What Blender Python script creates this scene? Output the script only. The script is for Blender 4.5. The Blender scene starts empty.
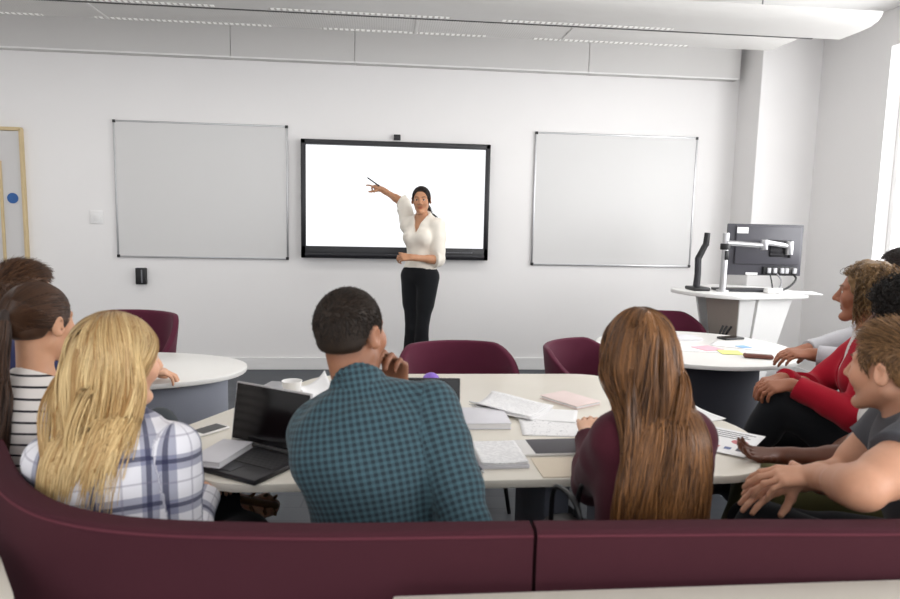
import bpy, bmesh, math, random
import numpy as np
from mathutils import Vector, Matrix

random.seed(7)
scene = bpy.context.scene
COL = scene.collection
PI = math.pi

# ------------------------------------------------------------------ camera
CAM_H = 1.464
_yaw, _pit, _rol = math.radians(5.71), math.radians(6.85), math.radians(1.26)
_f = Vector((math.sin(_yaw) * math.cos(_pit), math.cos(_yaw) * math.cos(_pit), -math.sin(_pit)))
_r = Vector((math.cos(_yaw), -math.sin(_yaw), 0))
_u = _r.cross(_f)
_r2 = _r * math.cos(_rol) + _u * math.sin(_rol)
_u2 = _u * math.cos(_rol) - _r * math.sin(_rol)
cam_data = bpy.data.cameras.new('camera')
cam = bpy.data.objects.new('camera', cam_data)
COL.objects.link(cam)
cam.matrix_world = Matrix(((_r2.x, _u2.x, -_f.x, 0), (_r2.y, _u2.y, -_f.y, 0), (_r2.z, _u2.z, -_f.z, CAM_H), (0, 0, 0, 1)))
cam_data.sensor_width = 36
cam_data.lens = 680 / 900 * 36
cam_data.clip_start = 0.05
cam_data.dof.use_dof = True
cam_data.dof.focus_distance = 5.9
cam_data.dof.aperture_fstop = 4.5
scene.camera = cam

# ------------------------------------------------------------------ light and exposure
scene.view_settings.view_transform = 'Standard'
scene.view_settings.look = 'None'
scene.view_settings.gamma = 1
scene.view_settings.exposure = 0.34
scene.view_settings.use_curve_mapping = False
world = bpy.data.worlds.new('sky')
scene.world = world
world.use_nodes = True
world.node_tree.nodes['Background'].inputs[0].default_value = (0.96, 0.975, 1.0, 1)
world.node_tree.nodes['Background'].inputs[1].default_value = 1.55

def area(name, loc, target, sx, sy, power, color=(1, 1, 1)):
    l = bpy.data.lights.new(name, 'AREA')
    l.shape = 'RECTANGLE'; l.size = sx; l.size_y = sy; l.energy = power; l.color = color
    o = bpy.data.objects.new(name, l); COL.objects.link(o)
    o.location = loc
    d = Vector(target) - Vector(loc)
    o.rotation_euler = d.to_track_quat('-Z', 'Y').to_euler()
    return o

area('window_daylight', (4.55, 3.4, 1.9), (0, 3.4, 1.3), 3.6, 2.0, 105, (1.0, 1.0, 1.0))
area('window_daylight', (4.55, -0.6, 1.9), (0, 0.6, 1.0), 3.0, 2.0, 80, (1.0, 1.0, 1.0))

# ------------------------------------------------------------------ helpers
def lin(h):
    h = h.lstrip('#')
    out = []
    for i in (0, 2, 4):
        c = int(h[i:i + 2], 16) / 255
        out.append(c / 12.92 if c <= 0.04045 else ((c + 0.055) / 1.055) ** 2.4)
    return (*out, 1)

class Nodes:
    def __init__(self, name):
        self.m = bpy.data.materials.new(name)
        self.m.use_nodes = True
        self.t = self.m.node_tree
        self.b = self.t.nodes['Principled BSDF']
    def n(self, typ, **kw):
        x = self.t.nodes.new(typ)
        for k, v in kw.items():
            setattr(x, k, v)
        return x
    def l(self, a, b):
        self.t.links.new(a, b)
    def math(self, op, a, b=None, clamp=False):
        x = self.n('ShaderNodeMath', operation=op, use_clamp=clamp)
        for i, v in enumerate((a, b)):
            if v is None:
                continue
            if hasattr(v, 'type') and hasattr(v, 'node'):
                self.l(v, x.inputs[i])
            else:
                x.inputs[i].default_value = v
        return x.outputs[0]
    def mix(self, fac, a, b):
        x = self.n('ShaderNodeMix', data_type='RGBA')
        for i, v in ((0, fac), (6, a), (7, b)):
            if hasattr(v, 'type') and hasattr(v, 'node'):
                self.l(v, x.inputs[i])
            else:
                x.inputs[i].default_value = v
        return x.outputs[2]
    def noise(self, scale, detail=3, vec=None):
        x = self.n('ShaderNodeTexNoise')
        x.inputs['Scale'].default_value = scale
        x.inputs['Detail'].default_value = detail
        if vec is not None:
            self.l(vec, x.inputs['Vector'])
        return x.outputs['Fac']
    def obj(self):
        return self.n('ShaderNodeTexCoord').outputs['Object']
    def attr(self, name, out='Vector'):
        return self.n('ShaderNodeAttribute', attribute_name=name).outputs[out]
    def bump(self, h, strength, dist=0.01):
        x = self.n('ShaderNodeBump')
        x.inputs['Strength'].default_value = strength
        x.inputs['Distance'].default_value = dist
        self.l(h, x.inputs['Height'])
        self.l(x.outputs[0], self.b.inputs['Normal'])
    def col(self, v):
        if hasattr(v, 'node'):
            self.l(v, self.b.inputs['Base Color'])
        else:
            self.b.inputs['Base Color'].default_value = v

MC = {}
def plain(name, hexc, rough=0.5, metal=0.0, var=0.06, scale=40, bump=0.0, spec=0.5, coat=0.0):
    """one colour with a little procedural variation"""
    if name in MC:
        return MC[name]
    N = Nodes(name)
    c = lin(hexc)
    f = N.noise(scale, 3, N.obj())
    d = tuple(min(1, x * (1 - var)) for x in c[:3]) + (1,)
    e = tuple(min(1, x * (1 + var)) for x in c[:3]) + (1,)
    N.col(N.mix(f, d, e))
    N.b.inputs['Roughness'].default_value = rough
    N.b.inputs['Metallic'].default_value = metal
    N.b.inputs['Specular IOR Level'].default_value = spec
    N.b.inputs['Coat Weight'].default_value = coat
    if bump:
        N.bump(f, bump)
    MC[name] = N.m
    return N.m

def fabric(name, hexc, weave=900, var=0.18, rough=0.9, bump=0.25, sheen=0.1):
    if name in MC:
        return MC[name]
    N = Nodes(name)
    c = lin(hexc)
    co = N.obj()
    w = N.noise(weave, 2, co)
    g = N.noise(6, 3, co)
    d = tuple(x * (1 - var) for x in c[:3]) + (1,)
    e = tuple(min(1, x * (1 + var)) for x in c[:3]) + (1,)
    N.col(N.mix(N.math('ADD', N.math('MULTIPLY', w, 0.6), N.math('MULTIPLY', g, 0.4)), d, e))
    N.b.inputs['Roughness'].default_value = rough
    N.b.inputs['Specular IOR Level'].default_value = 0.15
    N.b.inputs['Sheen Weight'].default_value = sheen
    N.bump(w, bump, 0.002)
    MC[name] = N.m
    return N.m

def tag(o, label=None, cat=None, group=None, kind=None):
    if label: o['label'] = label
    if cat: o['category'] = cat
    if group: o['group'] = group
    if kind: o['kind'] = kind
    return o

def empty(name, loc, label, cat, group=None, rz=0):
    o = bpy.data.objects.new(name, None)
    COL.objects.link(o)
    o.location = loc; o.rotation_euler = (0, 0, rz)
    o.empty_display_size = 0.05
    return tag(o, label, cat, group)

def link(name, me, mat=None, parent=None, loc=None, smooth=False):
    o = bpy.data.objects.new(name, me)
    COL.objects.link(o)
    if mat is not None:
        for m in (mat if isinstance(mat, (list, tuple)) else [mat]):
            me.materials.append(m)
    if parent is not None:
        o.parent = parent
    if loc is not None:
        o.location = loc
    if smooth:
        me.polygons.foreach_set('use_smooth', np.ones(len(me.polygons), dtype=bool))
    return o

def npmesh(name, V, Fq):
    """mesh from numpy arrays (quads or tris)"""
    me = bpy.data.meshes.new(name)
    V = np.asarray(V, np.float32); Fq = np.asarray(Fq, np.int32)
    k = Fq.shape[1]
    me.vertices.add(len(V)); me.vertices.foreach_set('co', V.ravel())
    me.loops.add(Fq.size); me.loops.foreach_set('vertex_index', Fq.ravel())
    me.polygons.add(len(Fq))
    me.polygons.foreach_set('loop_start', np.arange(0, Fq.size, k, dtype=np.int32))
    me.update(calc_edges=True)
    return me

class MB:
    """collects solid shapes into one mesh"""
    def __init__(self):
        self.bm = bmesh.new()
    def box(self, c, s, rz=0, bevel=0.0, rot=None, seg=2):
        b = bmesh.new()
        bmesh.ops.create_cube(b, size=1)
        for v in b.verts:
            v.co = Vector((v.co.x * s[0], v.co.y * s[1], v.co.z * s[2]))
        if bevel:
            bmesh.ops.bevel(b, geom=list(b.edges), offset=min(bevel, min(s) * 0.49), segments=seg, profile=0.5, affect='EDGES')
        M = rot if rot is not None else Matrix.Rotation(rz, 3, 'Z')
        for v in b.verts:
            v.co = M @ v.co + Vector(c)
        return self.add(b)
    def add(self, b):
        me = bpy.data.meshes.new('t'); b.to_mesh(me); b.free()
        self.bm.from_mesh(me); bpy.data.meshes.remove(me)
        return self
    def prism(self, pts, z0, z1, bevel=0.0, seg=2, scale_bottom=None, center=None):
        b = bmesh.new()
        n = len(pts)
        if scale_bottom is not None:
            cx, cy = center
            lo = [b.verts.new((cx + (p[0] - cx) * scale_bottom, cy + (p[1] - cy) * scale_bottom, z0)) for p in pts]
        else:
            lo = [b.verts.new((p[0], p[1], z0)) for p in pts]
        hi = [b.verts.new((p[0], p[1], z1)) for p in pts]
        b.faces.new(lo[::-1]); b.faces.new(hi)
        for i in range(n):
            j = (i + 1) % n
            b.faces.new((lo[i], lo[j], hi[j], hi[i]))
        bmesh.ops.recalc_face_normals(b, faces=list(b.faces))
        if bevel:
            rim = [e for e in b.edges if abs(e.verts[0].co.z - e.verts[1].co.z) < 1e-6]
            bmesh.ops.bevel(b, geom=rim, offset=bevel, segments=seg, profile=0.5, affect='EDGES')
        return self.add(b)
    def tube(self, pts, r, n=10, cap=True):
        pts = [Vector(p) for p in pts]
        rs = r if isinstance(r, (list, tuple)) else [r] * len(pts)
        b = bmesh.new()
        rings = []
        ref = Vector((0.3, 0.2, 1)).normalized()
        for i, p in enumerate(pts):
            t = (pts[min(i + 1, len(pts) - 1)] - pts[max(i - 1, 0)]).normalized()
            a = t.cross(ref)
            if a.length < 1e-3:
                a = t.cross(Vector((1, 0, 0)))
            a.normalize(); c = t.cross(a)
            rings.append([b.verts.new(p + (a * math.cos(2 * PI * k / n) + c * math.sin(2 * PI * k / n)) * rs[i]) for k in range(n)])
        for i in range(len(rings) - 1):
            for k in range(n):
                b.faces.new((rings[i][k], rings[i][(k + 1) % n], rings[i + 1][(k + 1) % n], rings[i + 1][k]))
        if cap:
            b.faces.new(rings[0][::-1]); b.faces.new(rings[-1])
        bmesh.ops.recalc_face_normals(b, faces=list(b.faces))
        return self.add(b)
    def lathe(self, prof, c=(0, 0, 0), n=28):
        b = bmesh.new()
        rings = []
        for r, z in prof:
            rings.append([b.verts.new((c[0] + r * math.cos(2 * PI * k / n), c[1] + r * math.sin(2 * PI * k / n), c[2] + z)) for k in range(n)])
        for i in range(len(rings) - 1):
            for k in range(n):
                b.faces.new((rings[i][k], rings[i][(k + 1) % n], rings[i + 1][(k + 1) % n], rings[i + 1][k]))
        b.faces.new(rings[0][::-1]); b.faces.new(rings[-1])
        bmesh.ops.recalc_face_normals(b, faces=list(b.faces))
        return self.add(b)
    def build(self, name, mat, parent=None, loc=None, smooth=True, origin=None):
        me = bpy.data.meshes.new(name)
        if origin is not None:
            bmesh.ops.translate(self.bm, verts=list(self.bm.verts), vec=-Vector(origin))
            loc = origin
        if smooth:
            for f in self.bm.faces:
                f.smooth = True
            for e in self.bm.edges:
                if len(e.link_faces) == 2 and e.calc_face_angle(0) > 0.6:
                    e.smooth = False
        self.bm.to_mesh(me); self.bm.free()
        return link(name, me, mat, parent, loc)

def catmull(pts, k=8, closed=False):
    pts = [Vector(p) for p in pts]
    n = len(pts); out = []
    rng = n if closed else n - 1
    for i in range(rng):
        if closed:
            p0, p1, p2, p3 = pts[(i - 1) % n], pts[i], pts[(i + 1) % n], pts[(i + 2) % n]
        else:
            p0 = pts[i - 1] if i else pts[0] * 2 - pts[1]
            p1, p2 = pts[i], pts[i + 1]
            p3 = pts[i + 2] if i + 2 < n else pts[-1] * 2 - pts[-2]
        for j in range(k):
            t = j / k
            out.append(0.5 * ((2 * p1) + (p2 - p0) * t + (2 * p0 - 5 * p1 + 4 * p2 - p3) * t * t + (3 * p1 - p0 - 3 * p2 + p3) * t ** 3))
    if not closed:
        out.append(pts[-1])
    return out

def sweep(path, prof):
    """closed profile [(offset to the left normal, z)] swept along a plan path, capped"""
    b = bmesh.new(); rings = []
    path = [Vector((p[0], p[1], 0)) for p in path]
    for i, p in enumerate(path):
        t = (path[min(i + 1, len(path) - 1)] - path[max(i - 1, 0)]).normalized()
        nrm = Vector((-t.y, t.x, 0))
        rings.append([b.verts.new(p + nrm * o + Vector((0, 0, z))) for o, z in prof])
    n = len(prof)
    for i in range(len(rings) - 1):
        for k in range(n):
            b.faces.new((rings[i][k], rings[i][(k + 1) % n], rings[i + 1][(k + 1) % n], rings[i + 1][k]))
    b.faces.new(rings[0][::-1]); b.faces.new(rings[-1])
    bmesh.ops.recalc_face_normals(b, faces=list(b.faces))
    return b

def rrect(x0, z0, x1, z1, r, k=4):
    out = []
    for cx, cz, a0 in ((x1 - r, z1 - r, 0), (x0 + r, z1 - r, 90), (x0 + r, z0 + r, 180), (x1 - r, z0 + r, 270)):
        for j in range(k + 1):
            a = math.radians(a0 + 90 * j / k)
            out.append((cx + r * math.cos(a), cz + r * math.sin(a)))
    return out

def round_poly(pts, r, k=5):
    """plan polygon with rounded corners"""
    out = []
    n = len(pts)
    rs = r if isinstance(r, (list, tuple)) else [r] * n
    for i in range(n):
        p0, p1, p2 = Vector(pts[i - 1]), Vector(pts[i]), Vector(pts[(i + 1) % n])
        d0 = (p0 - p1).normalized(); d1 = (p2 - p1).normalized()
        L = min(rs[i], (p0 - p1).length * 0.48, (p2 - p1).length * 0.48)
        a, c = p1 + d0 * L, p1 + d1 * L
        for j in range(k + 1):
            t = j / k
            out.append(tuple(a * (1 - t) ** 2 + p1 * 2 * t * (1 - t) + c * t * t))
    return out
# ------------------------------------------------------------------ the room
WALL = plain('wall_paint', '#f1efee', 0.75, var=0.012, scale=3)
CEIL = plain('ceiling_paint', '#eeedeb', 0.8, var=0.01, scale=3)
WHITE_TRIM = plain('white_gloss_paint', '#efeeed', 0.4, var=0.01)
BACKY = 6.45

def floor_material():
    N = Nodes('slate_vinyl_planks')
    co = N.obj()
    mp = N.n('ShaderNodeMapping'); N.l(co, mp.inputs[0]); mp.inputs['Rotation'].default_value[2] = 0.06
    br = N.n('ShaderNodeTexBrick')
    N.l(mp.outputs[0], br.inputs['Vector'])
    br.inputs['Color1'].default_value = lin('#4a4e54'); br.inputs['Color2'].default_value = lin('#3b3f45')
    br.inputs['Mortar'].default_value = lin('#2c2f34')
    br.inputs['Scale'].default_value = 1.0; br.inputs['Mortar Size'].default_value = 0.003
    br.inputs['Brick Width'].default_value = 1.2; br.inputs['Row Height'].default_value = 0.15
    st = N.n('ShaderNodeMapping'); N.l(co, st.inputs[0]); st.inputs['Scale'].default_value = (1.5, 30, 1)
    g = N.noise(2.0, 4, st.outputs[0])
    N.col(N.mix(N.math('MULTIPLY', g, 0.55), br.outputs['Color'], lin('#565b62')))
    N.b.inputs['Roughness'].default_value = 0.55
    return N.m

def struct(name, mb, mat, smooth=False):
    o = mb.build(name, mat, smooth=smooth)
    o['kind'] = 'structure'
    return o

struct('floor', MB().box((0.0, 2.4, -0.05), (8.4, 8.4, 0.1)), floor_material())
struct('ceiling', MB().box((0.0, 2.4, 3.22), (8.4, 8.4, 0.1)), CEIL)
struct('wall_back', MB().box((0, BACKY + 0.06, 1.6), (8.4, 0.12, 3.2)), WALL)
struct('wall_left', MB().box((-3.81, 2.4, 1.6), (0.12, 8.2, 3.2)), WALL)
XR = 3.97
w = MB()
w.box((XR + 0.1, 5.82, 1.6), (0.2, 1.26, 3.2))
w.box((XR + 0.1, 1.65, 0.45), (0.2, 7.08, 0.9))
w.box((XR + 0.1, 1.65, 3.03), (0.2, 7.08, 0.3))
w.box((XR + 0.1, 1.15, 1.9), (0.2, 0.6, 2.0))
w.box((XR + 0.1, -1.85, 1.9), (0.2, 0.3, 2.0))
struct('wall_right', w, WALL)
struct('wall_pillar', MB().box((3.69, 6.26, 1.6), (0.58, 0.40, 3.2), bevel=0.008), WALL)

# window panes are clear, thin and let daylight through
gN = Nodes('window_glass')
gN.t.nodes.remove(gN.b)
tr = gN.n('ShaderNodeBsdfTransparent'); gl = gN.n('ShaderNodeBsdfGlossy'); gl.inputs['Roughness'].default_value = 0.02
mx = gN.n('ShaderNodeMixShader'); mx.inputs[0].default_value = 0.05
gN.l(tr.outputs[0], mx.inputs[1]); gN.l(gl.outputs[0], mx.inputs[2])
gN.l(mx.outputs[0], gN.t.nodes['Material Output'].inputs[0])
for wi, (ya, yb) in enumerate(((1.45, 5.19), (-1.7, 0.85))):
    pane = MB().box((XR + 0.14, (ya + yb) / 2, 1.89), (0.012, yb - ya - 0.02, 1.96)).build('window_%d' % (wi + 1), gN.m, smooth=False)
    pane['kind'] = 'structure'
    fr = MB()
    ncol = 3 if wi == 0 else 2
    for k in range(ncol + 1):
        fr.box((XR + 0.14, ya + 0.025 + (yb - ya - 0.05) * k / ncol, 1.89), (0.06, 0.05, 1.98), bevel=0.004)
    for z in (0.925, 2.855):
        fr.box((XR + 0.14, (ya + yb) / 2, z), (0.06, yb - ya, 0.05), bevel=0.004)
    fr.build('window_frame', WHITE_TRIM, pane)

# bulkhead along the top of the back wall, made of boards with thin joints
tN = MB()
x0 = -3.72
for x1 in (-1.35, -0.27, 1.62 - 0.75 + 1.0, 3.335):
    tN.box(((x0 + x1) / 2 + 0.002, 6.39, 3.0), (x1 - x0 - 0.004, 0.118, 0.36), bevel=0.004)
    x0 = x1
struct('trim_1', tN, plain('bulkhead_paint', '#d3d1cf', 0.7, var=0.012, scale=3))
struct('trim_2', MB().box((-0.2, 6.334, 2.823), (7.05, 0.012, 0.014), bevel=0.003), WHITE_TRIM)
struct('baseboard_back', MB().box((-0.17, BACKY - 0.009, 0.061), (7.1, 0.018, 0.118), bevel=0.004), WHITE_TRIM)
struct('baseboard_pillar', MB().box((3.69, 6.052, 0.06), (0.60, 0.016, 0.118), bevel=0.004).box((3.392, 6.25, 0.06), (0.016, 0.39, 0.118), bevel=0.004), WHITE_TRIM)
struct('baseboard_right', MB().box((XR - 0.008, 2.2, 0.06), (0.016, 7.7, 0.118), bevel=0.004), WHITE_TRIM)
struct('baseboard_left', MB().box((-3.742, 2.2, 0.06), (0.016, 7.7, 0.118), bevel=0.004), WHITE_TRIM)

# door set in the back wall
DOORP = plain('grey_white_door_laminate', '#d2d0cf', 0.5, var=0.015, scale=5)
WOODT = plain('pale_oak_lipping', '#cfb98f', 0.5, var=0.10, scale=14)
door = MB().box((-3.43, BACKY - 0.022, 1.07), (0.50, 0.03, 2.13), bevel=0.003).build('door_1', DOORP, smooth=False)
door['kind'] = 'structure'
MB().box((-3.165, BACKY - 0.026, 1.08), (0.022, 0.05, 2.15), bevel=0.003).box((-3.44, BACKY - 0.026, 2.152), (0.56, 0.05, 0.03), bevel=0.003).build('door_frame', WOODT, door, smooth=False)
MB().box((-3.345, BACKY - 0.043, 0.95), (0.022, 0.022, 1.85), bevel=0.003).build('door_edge', WOODT, door, smooth=False)
b = MB(); b.tube([(-3.255, BACKY - 0.038, 1.552), (-3.255, BACKY - 0.0445, 1.552)], 0.046, 28)
tag(b.build('door_sign', plain('blue_sign_plastic', '#2f5f9e', 0.4, var=0.02), smooth=True),
    'round blue disc stuck on the pale door', 'sign')

# ------------------------------------------------------------------ ceiling rafts
RAFT = plain('raft_enamel', '#d6d4d1', 0.45, var=0.012, scale=4)
DARKJ = plain('dark_joint', '#3a3836', 0.7)
pN = Nodes('slotted_lamp_strip')
co = pN.obj()
sx = pN.n('ShaderNodeSeparateXYZ'); pN.l(co, sx.inputs[0])
fr_ = pN.math('FRACT', pN.math('MULTIPLY', sx.outputs[0], 26.0))
slot = pN.math('LESS_THAN', fr_, 0.62)
pN.col(pN.mix(slot, lin('#c4c0bb'), lin('#f0efec')))
pN.l(pN.mix(slot, (0, 0, 0, 1), (1, 0.98, 0.95, 1)), pN.b.inputs['Emission Color'])
pN.b.inputs['Emission Strength'].default_value = 0.1

mN = Nodes('perforated_raft_panel')
co = mN.obj()
vo = mN.n('ShaderNodeTexVoronoi'); vo.inputs['Scale'].default_value = 60; vo.inputs['Randomness'].default_value = 0
mN.l(co, vo.inputs['Vector'])
hole = mN.math('LESS_THAN', vo.outputs['Distance'], 0.28)
mN.col(mN.mix(hole, lin('#d8d6d3'), lin('#bfbcb8')))
mN.b.inputs['Roughness'].default_value = 0.5
RZ = 2.8
def raft(y0, x0, x1, label):
    t = empty('ceiling_raft', ((x0 + x1) / 2, y0 + 0.41, RZ), label, 'ceiling light')
    cx, cy = (x0 + x1) / 2, y0 + 0.41
    L = x1 - x0
    # far tray and near tray, each a shallow channel; near one has a curved wing edge
    prof = [(-0.02, 0.0), (0.34, 0.0), (0.36, 0.012), (0.36, 0.05), (-0.02, 0.05)]
    far = MB()
    far.box((-0.14, 0.225, 0.02), (L - 0.30, 0.365, 0.045), bevel=0.012, seg=3)
    far.build('panel', mN.m, t)
    near = sweep([(-L / 2, 0, 0), (L / 2 - 0.08, 0, 0), (L / 2, 0, 0)],
                 [(-0.41, 0.075), (-0.40, 0.05), (-0.37, 0.025), (-0.30, 0.004), (-0.2, 0.0), (0.015, 0.0), (0.015, 0.05), (-0.3, 0.085)])
    nb = MB(); nb.add(near); nb.build('wing_panel', RAFT, t)
    MB().box((-0.1, 0.029, 0.014), (L - 0.2, 0.024, 0.03)).build('joint', DARKJ, t, smooth=False)
    for k in range(-2, 3):
        xm = k * 1.55 + 0.35
        if abs(xm) + 0.7 < L / 2:
            MB().box((xm, 0.375, -0.0035), (1.2, 0.035, 0.006)).build('lamp_strip', pN.m, t, smooth=False)
            MB().box((xm - 0.3, -0.03, -0.001), (1.2, 0.035, 0.006)).build('lamp_strip', pN.m, t, smooth=False)
    for xj in (-L / 2 + 1.75, -L / 2 + 3.9, L / 2 - 1.95):
        MB().box((xj, 0.225, -0.003), (0.02, 0.36, 0.008), bevel=0.002).build('cross_bar', RAFT, t, smooth=False)
    for xh in (-L * 0.4, -L * 0.1, L * 0.2, L * 0.42):
        MB().tube([(xh, 0.1, 0.05), (xh, 0.1, 0.371)], 0.006, 8).build('hanger', plain('steel', '#a9a9a9', 0.3, 1.0), t)
    for k in (-1, 1):  # fill lights added below the trays to brighten the back wall
        l = bpy.data.lights.new('raft_fill_light', 'AREA'); l.shape = 'RECTANGLE'; l.size = 3.0; l.size_y = 0.3; l.energy = 9; l.color = (1, 0.98, 0.95)
        lo = bpy.data.objects.new('raft_fill_light', l); COL.objects.link(lo); lo.parent = t; lo.location = (k * L * 0.24, 0.2, -0.02)
    return t
raft(4.37, -3.68, 3.26, 'long white suspended ceiling raft with slotted lamps nearest the screen wall')
raft(2.75, -3.68, 3.62, 'second long white suspended ceiling raft, nearer and just above the first')

# ------------------------------------------------------------------ wall things
ALU = plain('aluminium', '#b8b8ba', 0.35, 0.9, var=0.03)
BLACKP = plain('black_plastic', '#141416', 0.4, var=0.1)
wb = Nodes('whiteboard_enamel')
wb.col(lin('#d9d8d7')); wb.b.inputs['Roughness'].default_value = 0.3; wb.b.inputs['Specular IOR Level'].default_value = 0.45
def whiteboard(x0, x1, z0, z1, label):
    cx, cz = (x0 + x1) / 2, (z0 + z1) / 2
    t = empty('whiteboard', (cx, BACKY - 0.001, z0), label, 'whiteboard')
    w, h = x1 - x0, z1 - z0
    MB().box((0, -0.010, h / 2), (w - 0.02, 0.014, h - 0.02)).build('board', wb.m, t, smooth=False)
    f = MB()
    for sx_ in (-1, 1):
        f.box((sx_ * (w / 2 - 0.008), -0.012, h / 2), (0.016, 0.022, h), bevel=0.003)
    for zz in (0.008, h - 0.008):
        f.box((0, -0.012, zz), (w, 0.022, 0.016), bevel=0.003)
    f.build('frame', ALU, t)
    for sx_ in (-1, 1):
        for zz in (0.011, h - 0.011):
            MB().box((sx_ * (w / 2 - 0.011), -0.013, zz), (0.026, 0.028, 0.026), bevel=0.004).build('corner_cap', BLACKP, t)
whiteboard(-2.395, -0.872, 1.045, 2.262, 'blank whiteboard between the door and the wall screen')
whiteboard(1.418, 3.012, 1.03, 2.286, 'blank whiteboard between the wall screen and the lectern')

t = empty('display_screen', (0.118, BACKY - 0.001, 1.07), 'large black framed wall screen showing a blank white page', 'screen')
W, H = 1.735, 1.075
f = MB()
f.box((-W / 2 + 0.022, -0.045, H / 2), (0.044, 0.088, H), bevel=0.006)
f.box((W / 2 - 0.022, -0.045, H / 2), (0.044, 0.088, H), bevel=0.006)
f.box((0, -0.045, H - 0.022), (W, 0.088, 0.044), bevel=0.006)
f.box((0, -0.045, 0.055), (W, 0.088, 0.11), bevel=0.006)
f.box((0, -0.02, H / 2), (W - 0.02, 0.03, H - 0.02))
f.build('bezel', plain('screen_bezel_black', '#17171c', 0.35, var=0.05), t)
eN = Nodes('lit_screen')
eN.col((0.05, 0.05, 0.05, 1)); eN.b.inputs['Roughness'].default_value = 0.3
eN.b.inputs['Emission Color'].default_value = (0.955, 0.975, 1.0, 1); eN.b.inputs['Emission Strength'].default_value = 0.97
MB().box((0, -0.052, 0.565), (W - 0.086, 0.02, H - 0.152)).build('panel', eN.m, t, smooth=False)
MB().box((0.0, -0.093, 0.035), (W * 0.96, 0.012, 0.02), bevel=0.003).build('pen_tray', plain('dark_grey_plastic', '#2b2b30', 0.5), t)
q = MB(); 
for k in range(14):
    q.box((0.48 + k * 0.018, -0.0915, 0.07), (0.009, 0.006, 0.01))
q.build('port_row', plain('grey_print', '#77777c', 0.5), t, smooth=False)

tag(MB().box((0.12, BACKY - 0.018, 2.19), (0.062, 0.034, 0.05), bevel=0.005).build('wall_sensor', BLACKP), 'small black sensor box on the wall above the screen', 'sensor')
t = empty('light_switch', (-2.567, BACKY - 0.001, 1.40), 'white light switch on the wall beside the door', 'switch')
MB().box((0, -0.006, 0), (0.115, 0.012, 0.118), bevel=0.006).build('plate', WHITE_TRIM, t)
MB().box((0, -0.013, 0), (0.05, 0.008, 0.06), bevel=0.003, rot=Matrix.Rotation(0.08, 3, 'X')).build('rocker', WHITE_TRIM, t)
t = empty('door_release', (-2.19, BACKY - 0.001, 0.805), 'small black box with a grey stripe under the corner of a whiteboard', 'wall box')
MB().box((0, -0.025, 0.07), (0.09, 0.05, 0.15), bevel=0.006).build('body', BLACKP, t)
MB().box((0.012, -0.052, 0.07), (0.012, 0.006, 0.12), bevel=0.002).build('stripe', plain('grey_print', '#77777c', 0.5), t)

# ------------------------------------------------------------------ sofas
BURG = fabric('burgundy_wool', '#46232b', 700, 0.16, bump=0.3, sheen=0.0)
BURG_L = fabric('burgundy_piping', '#5f303a', 700, 0.12, sheen=0.0)
SEATG = fabric('grey_seat_fabric', '#6f7077', 700, 0.1)
def sofa(path, label):
    pts = catmull(path, 8)
    cut = int(len(pts) / 2)
    base = pts[cut]
    loc = (base.x, base.y, 0)
    t = empty('curved_sofa', loc, label, 'sofa', 'curved booth sofas')
    pp = [(p.x - loc[0], p.y - loc[1]) for p in pts]
    # path runs left to right: left normal points to the table
    b = MB(); b.add(sweep(pp, rrect(-0.028, 0.06, 0.030, 0.85, 0.011))); b.build('backrest', BURG, t)
    b = MB(); b.add(sweep(pp, [(-0.0285 + 0.003 * math.cos(a), 0.840 + 0.003 * math.sin(a)) for a in [k * PI / 4 for k in range(8)]])); b.build('piping', BURG_L, t)
    b = MB(); b.add(sweep(pp, rrect(0.04, 0.30, 0.52, 0.445, 0.04))); b.build('seat', BURG, t)
    b = MB(); b.add(sweep(pp, rrect(0.045, 0.07, 0.47, 0.298, 0.01))); b.build('base', plain('dark_plinth', '#26242a', 0.7), t)
    b = MB(); b.add(sweep(pp, rrect(-0.02, 0.0, 0.42, 0.068, 0.005))); b.build('plinth', BLACKP, t)
    return t
sofa([(-1.75, 2.95), (-1.38, 2.38), (-1.06, 1.90), (-0.80, 1.53), (-0.56, 1.365), (-0.2, 1.305), (0.304, 1.288)],
     'burgundy curved sofa with its wing bending behind the fair-haired woman')
sofa([(0.312, 1.288), (0.72, 1.274), (1.20, 1.262), (1.62, 1.36), (1.98, 1.70), (2.32, 2.15), (2.70, 2.65)],
     'burgundy sofa section under the young man in grey')

# ------------------------------------------------------------------ tables
tN_ = Nodes('cream_table_laminate')
co = tN_.obj()
tN_.col(tN_.mix(tN_.noise(5, 3, co), lin('#dfd8ca'), lin('#e6e0d4')))
tN_.b.inputs['Roughness'].default_value = 0.32
CREAM = tN_.m
WHITE_T = plain('white_table_laminate', '#e9e7e3', 0.3, var=0.01)
GREYF = fabric('grey_drum_felt', '#9699a4', 500, 0.12)
DGREYF = fabric('dark_grey_drum_felt', '#3a3b42', 500, 0.12)
PANEL = fabric('blue_grey_leg_felt', '#62656f', 500, 0.1)

t = empty('hexagonal_table', (0.31, 2.4, 0), 'large pale cream six-sided table strewn with papers', 'table')
hexp = round_poly([(-0.47, 1.80), (1.11, 1.805), (1.305, 2.2), (1.04, 3.10), (-0.27, 3.10), (-0.72, 2.22)], [0.12, 0.12, 0.13, 0.16, 0.16, 0.12])
hp = [(p[0] - 0.31, p[1] - 2.4) for p in hexp]
left = [(min(p[0], 0.128), p[1]) for p in hp]
right = [(max(p[0], 0.131), p[1]) for p in hp]
def dedupe(pts):
    o = []
    for p in pts:
        if not o or (Vector(p) - Vector(o[-1])).length > 1e-5: o.append(p)
    if (Vector(o[0]) - Vector(o[-1])).length < 1e-5: o.pop()
    return o
MB().prism(dedupe(hp), 0.715, 0.74, bevel=0.004).build('table_top', CREAM, t)
MB().box((0.20, -0.34, 0.357), (0.075, 0.42, 0.714), bevel=0.01).build('leg', PANEL, t)
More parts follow.
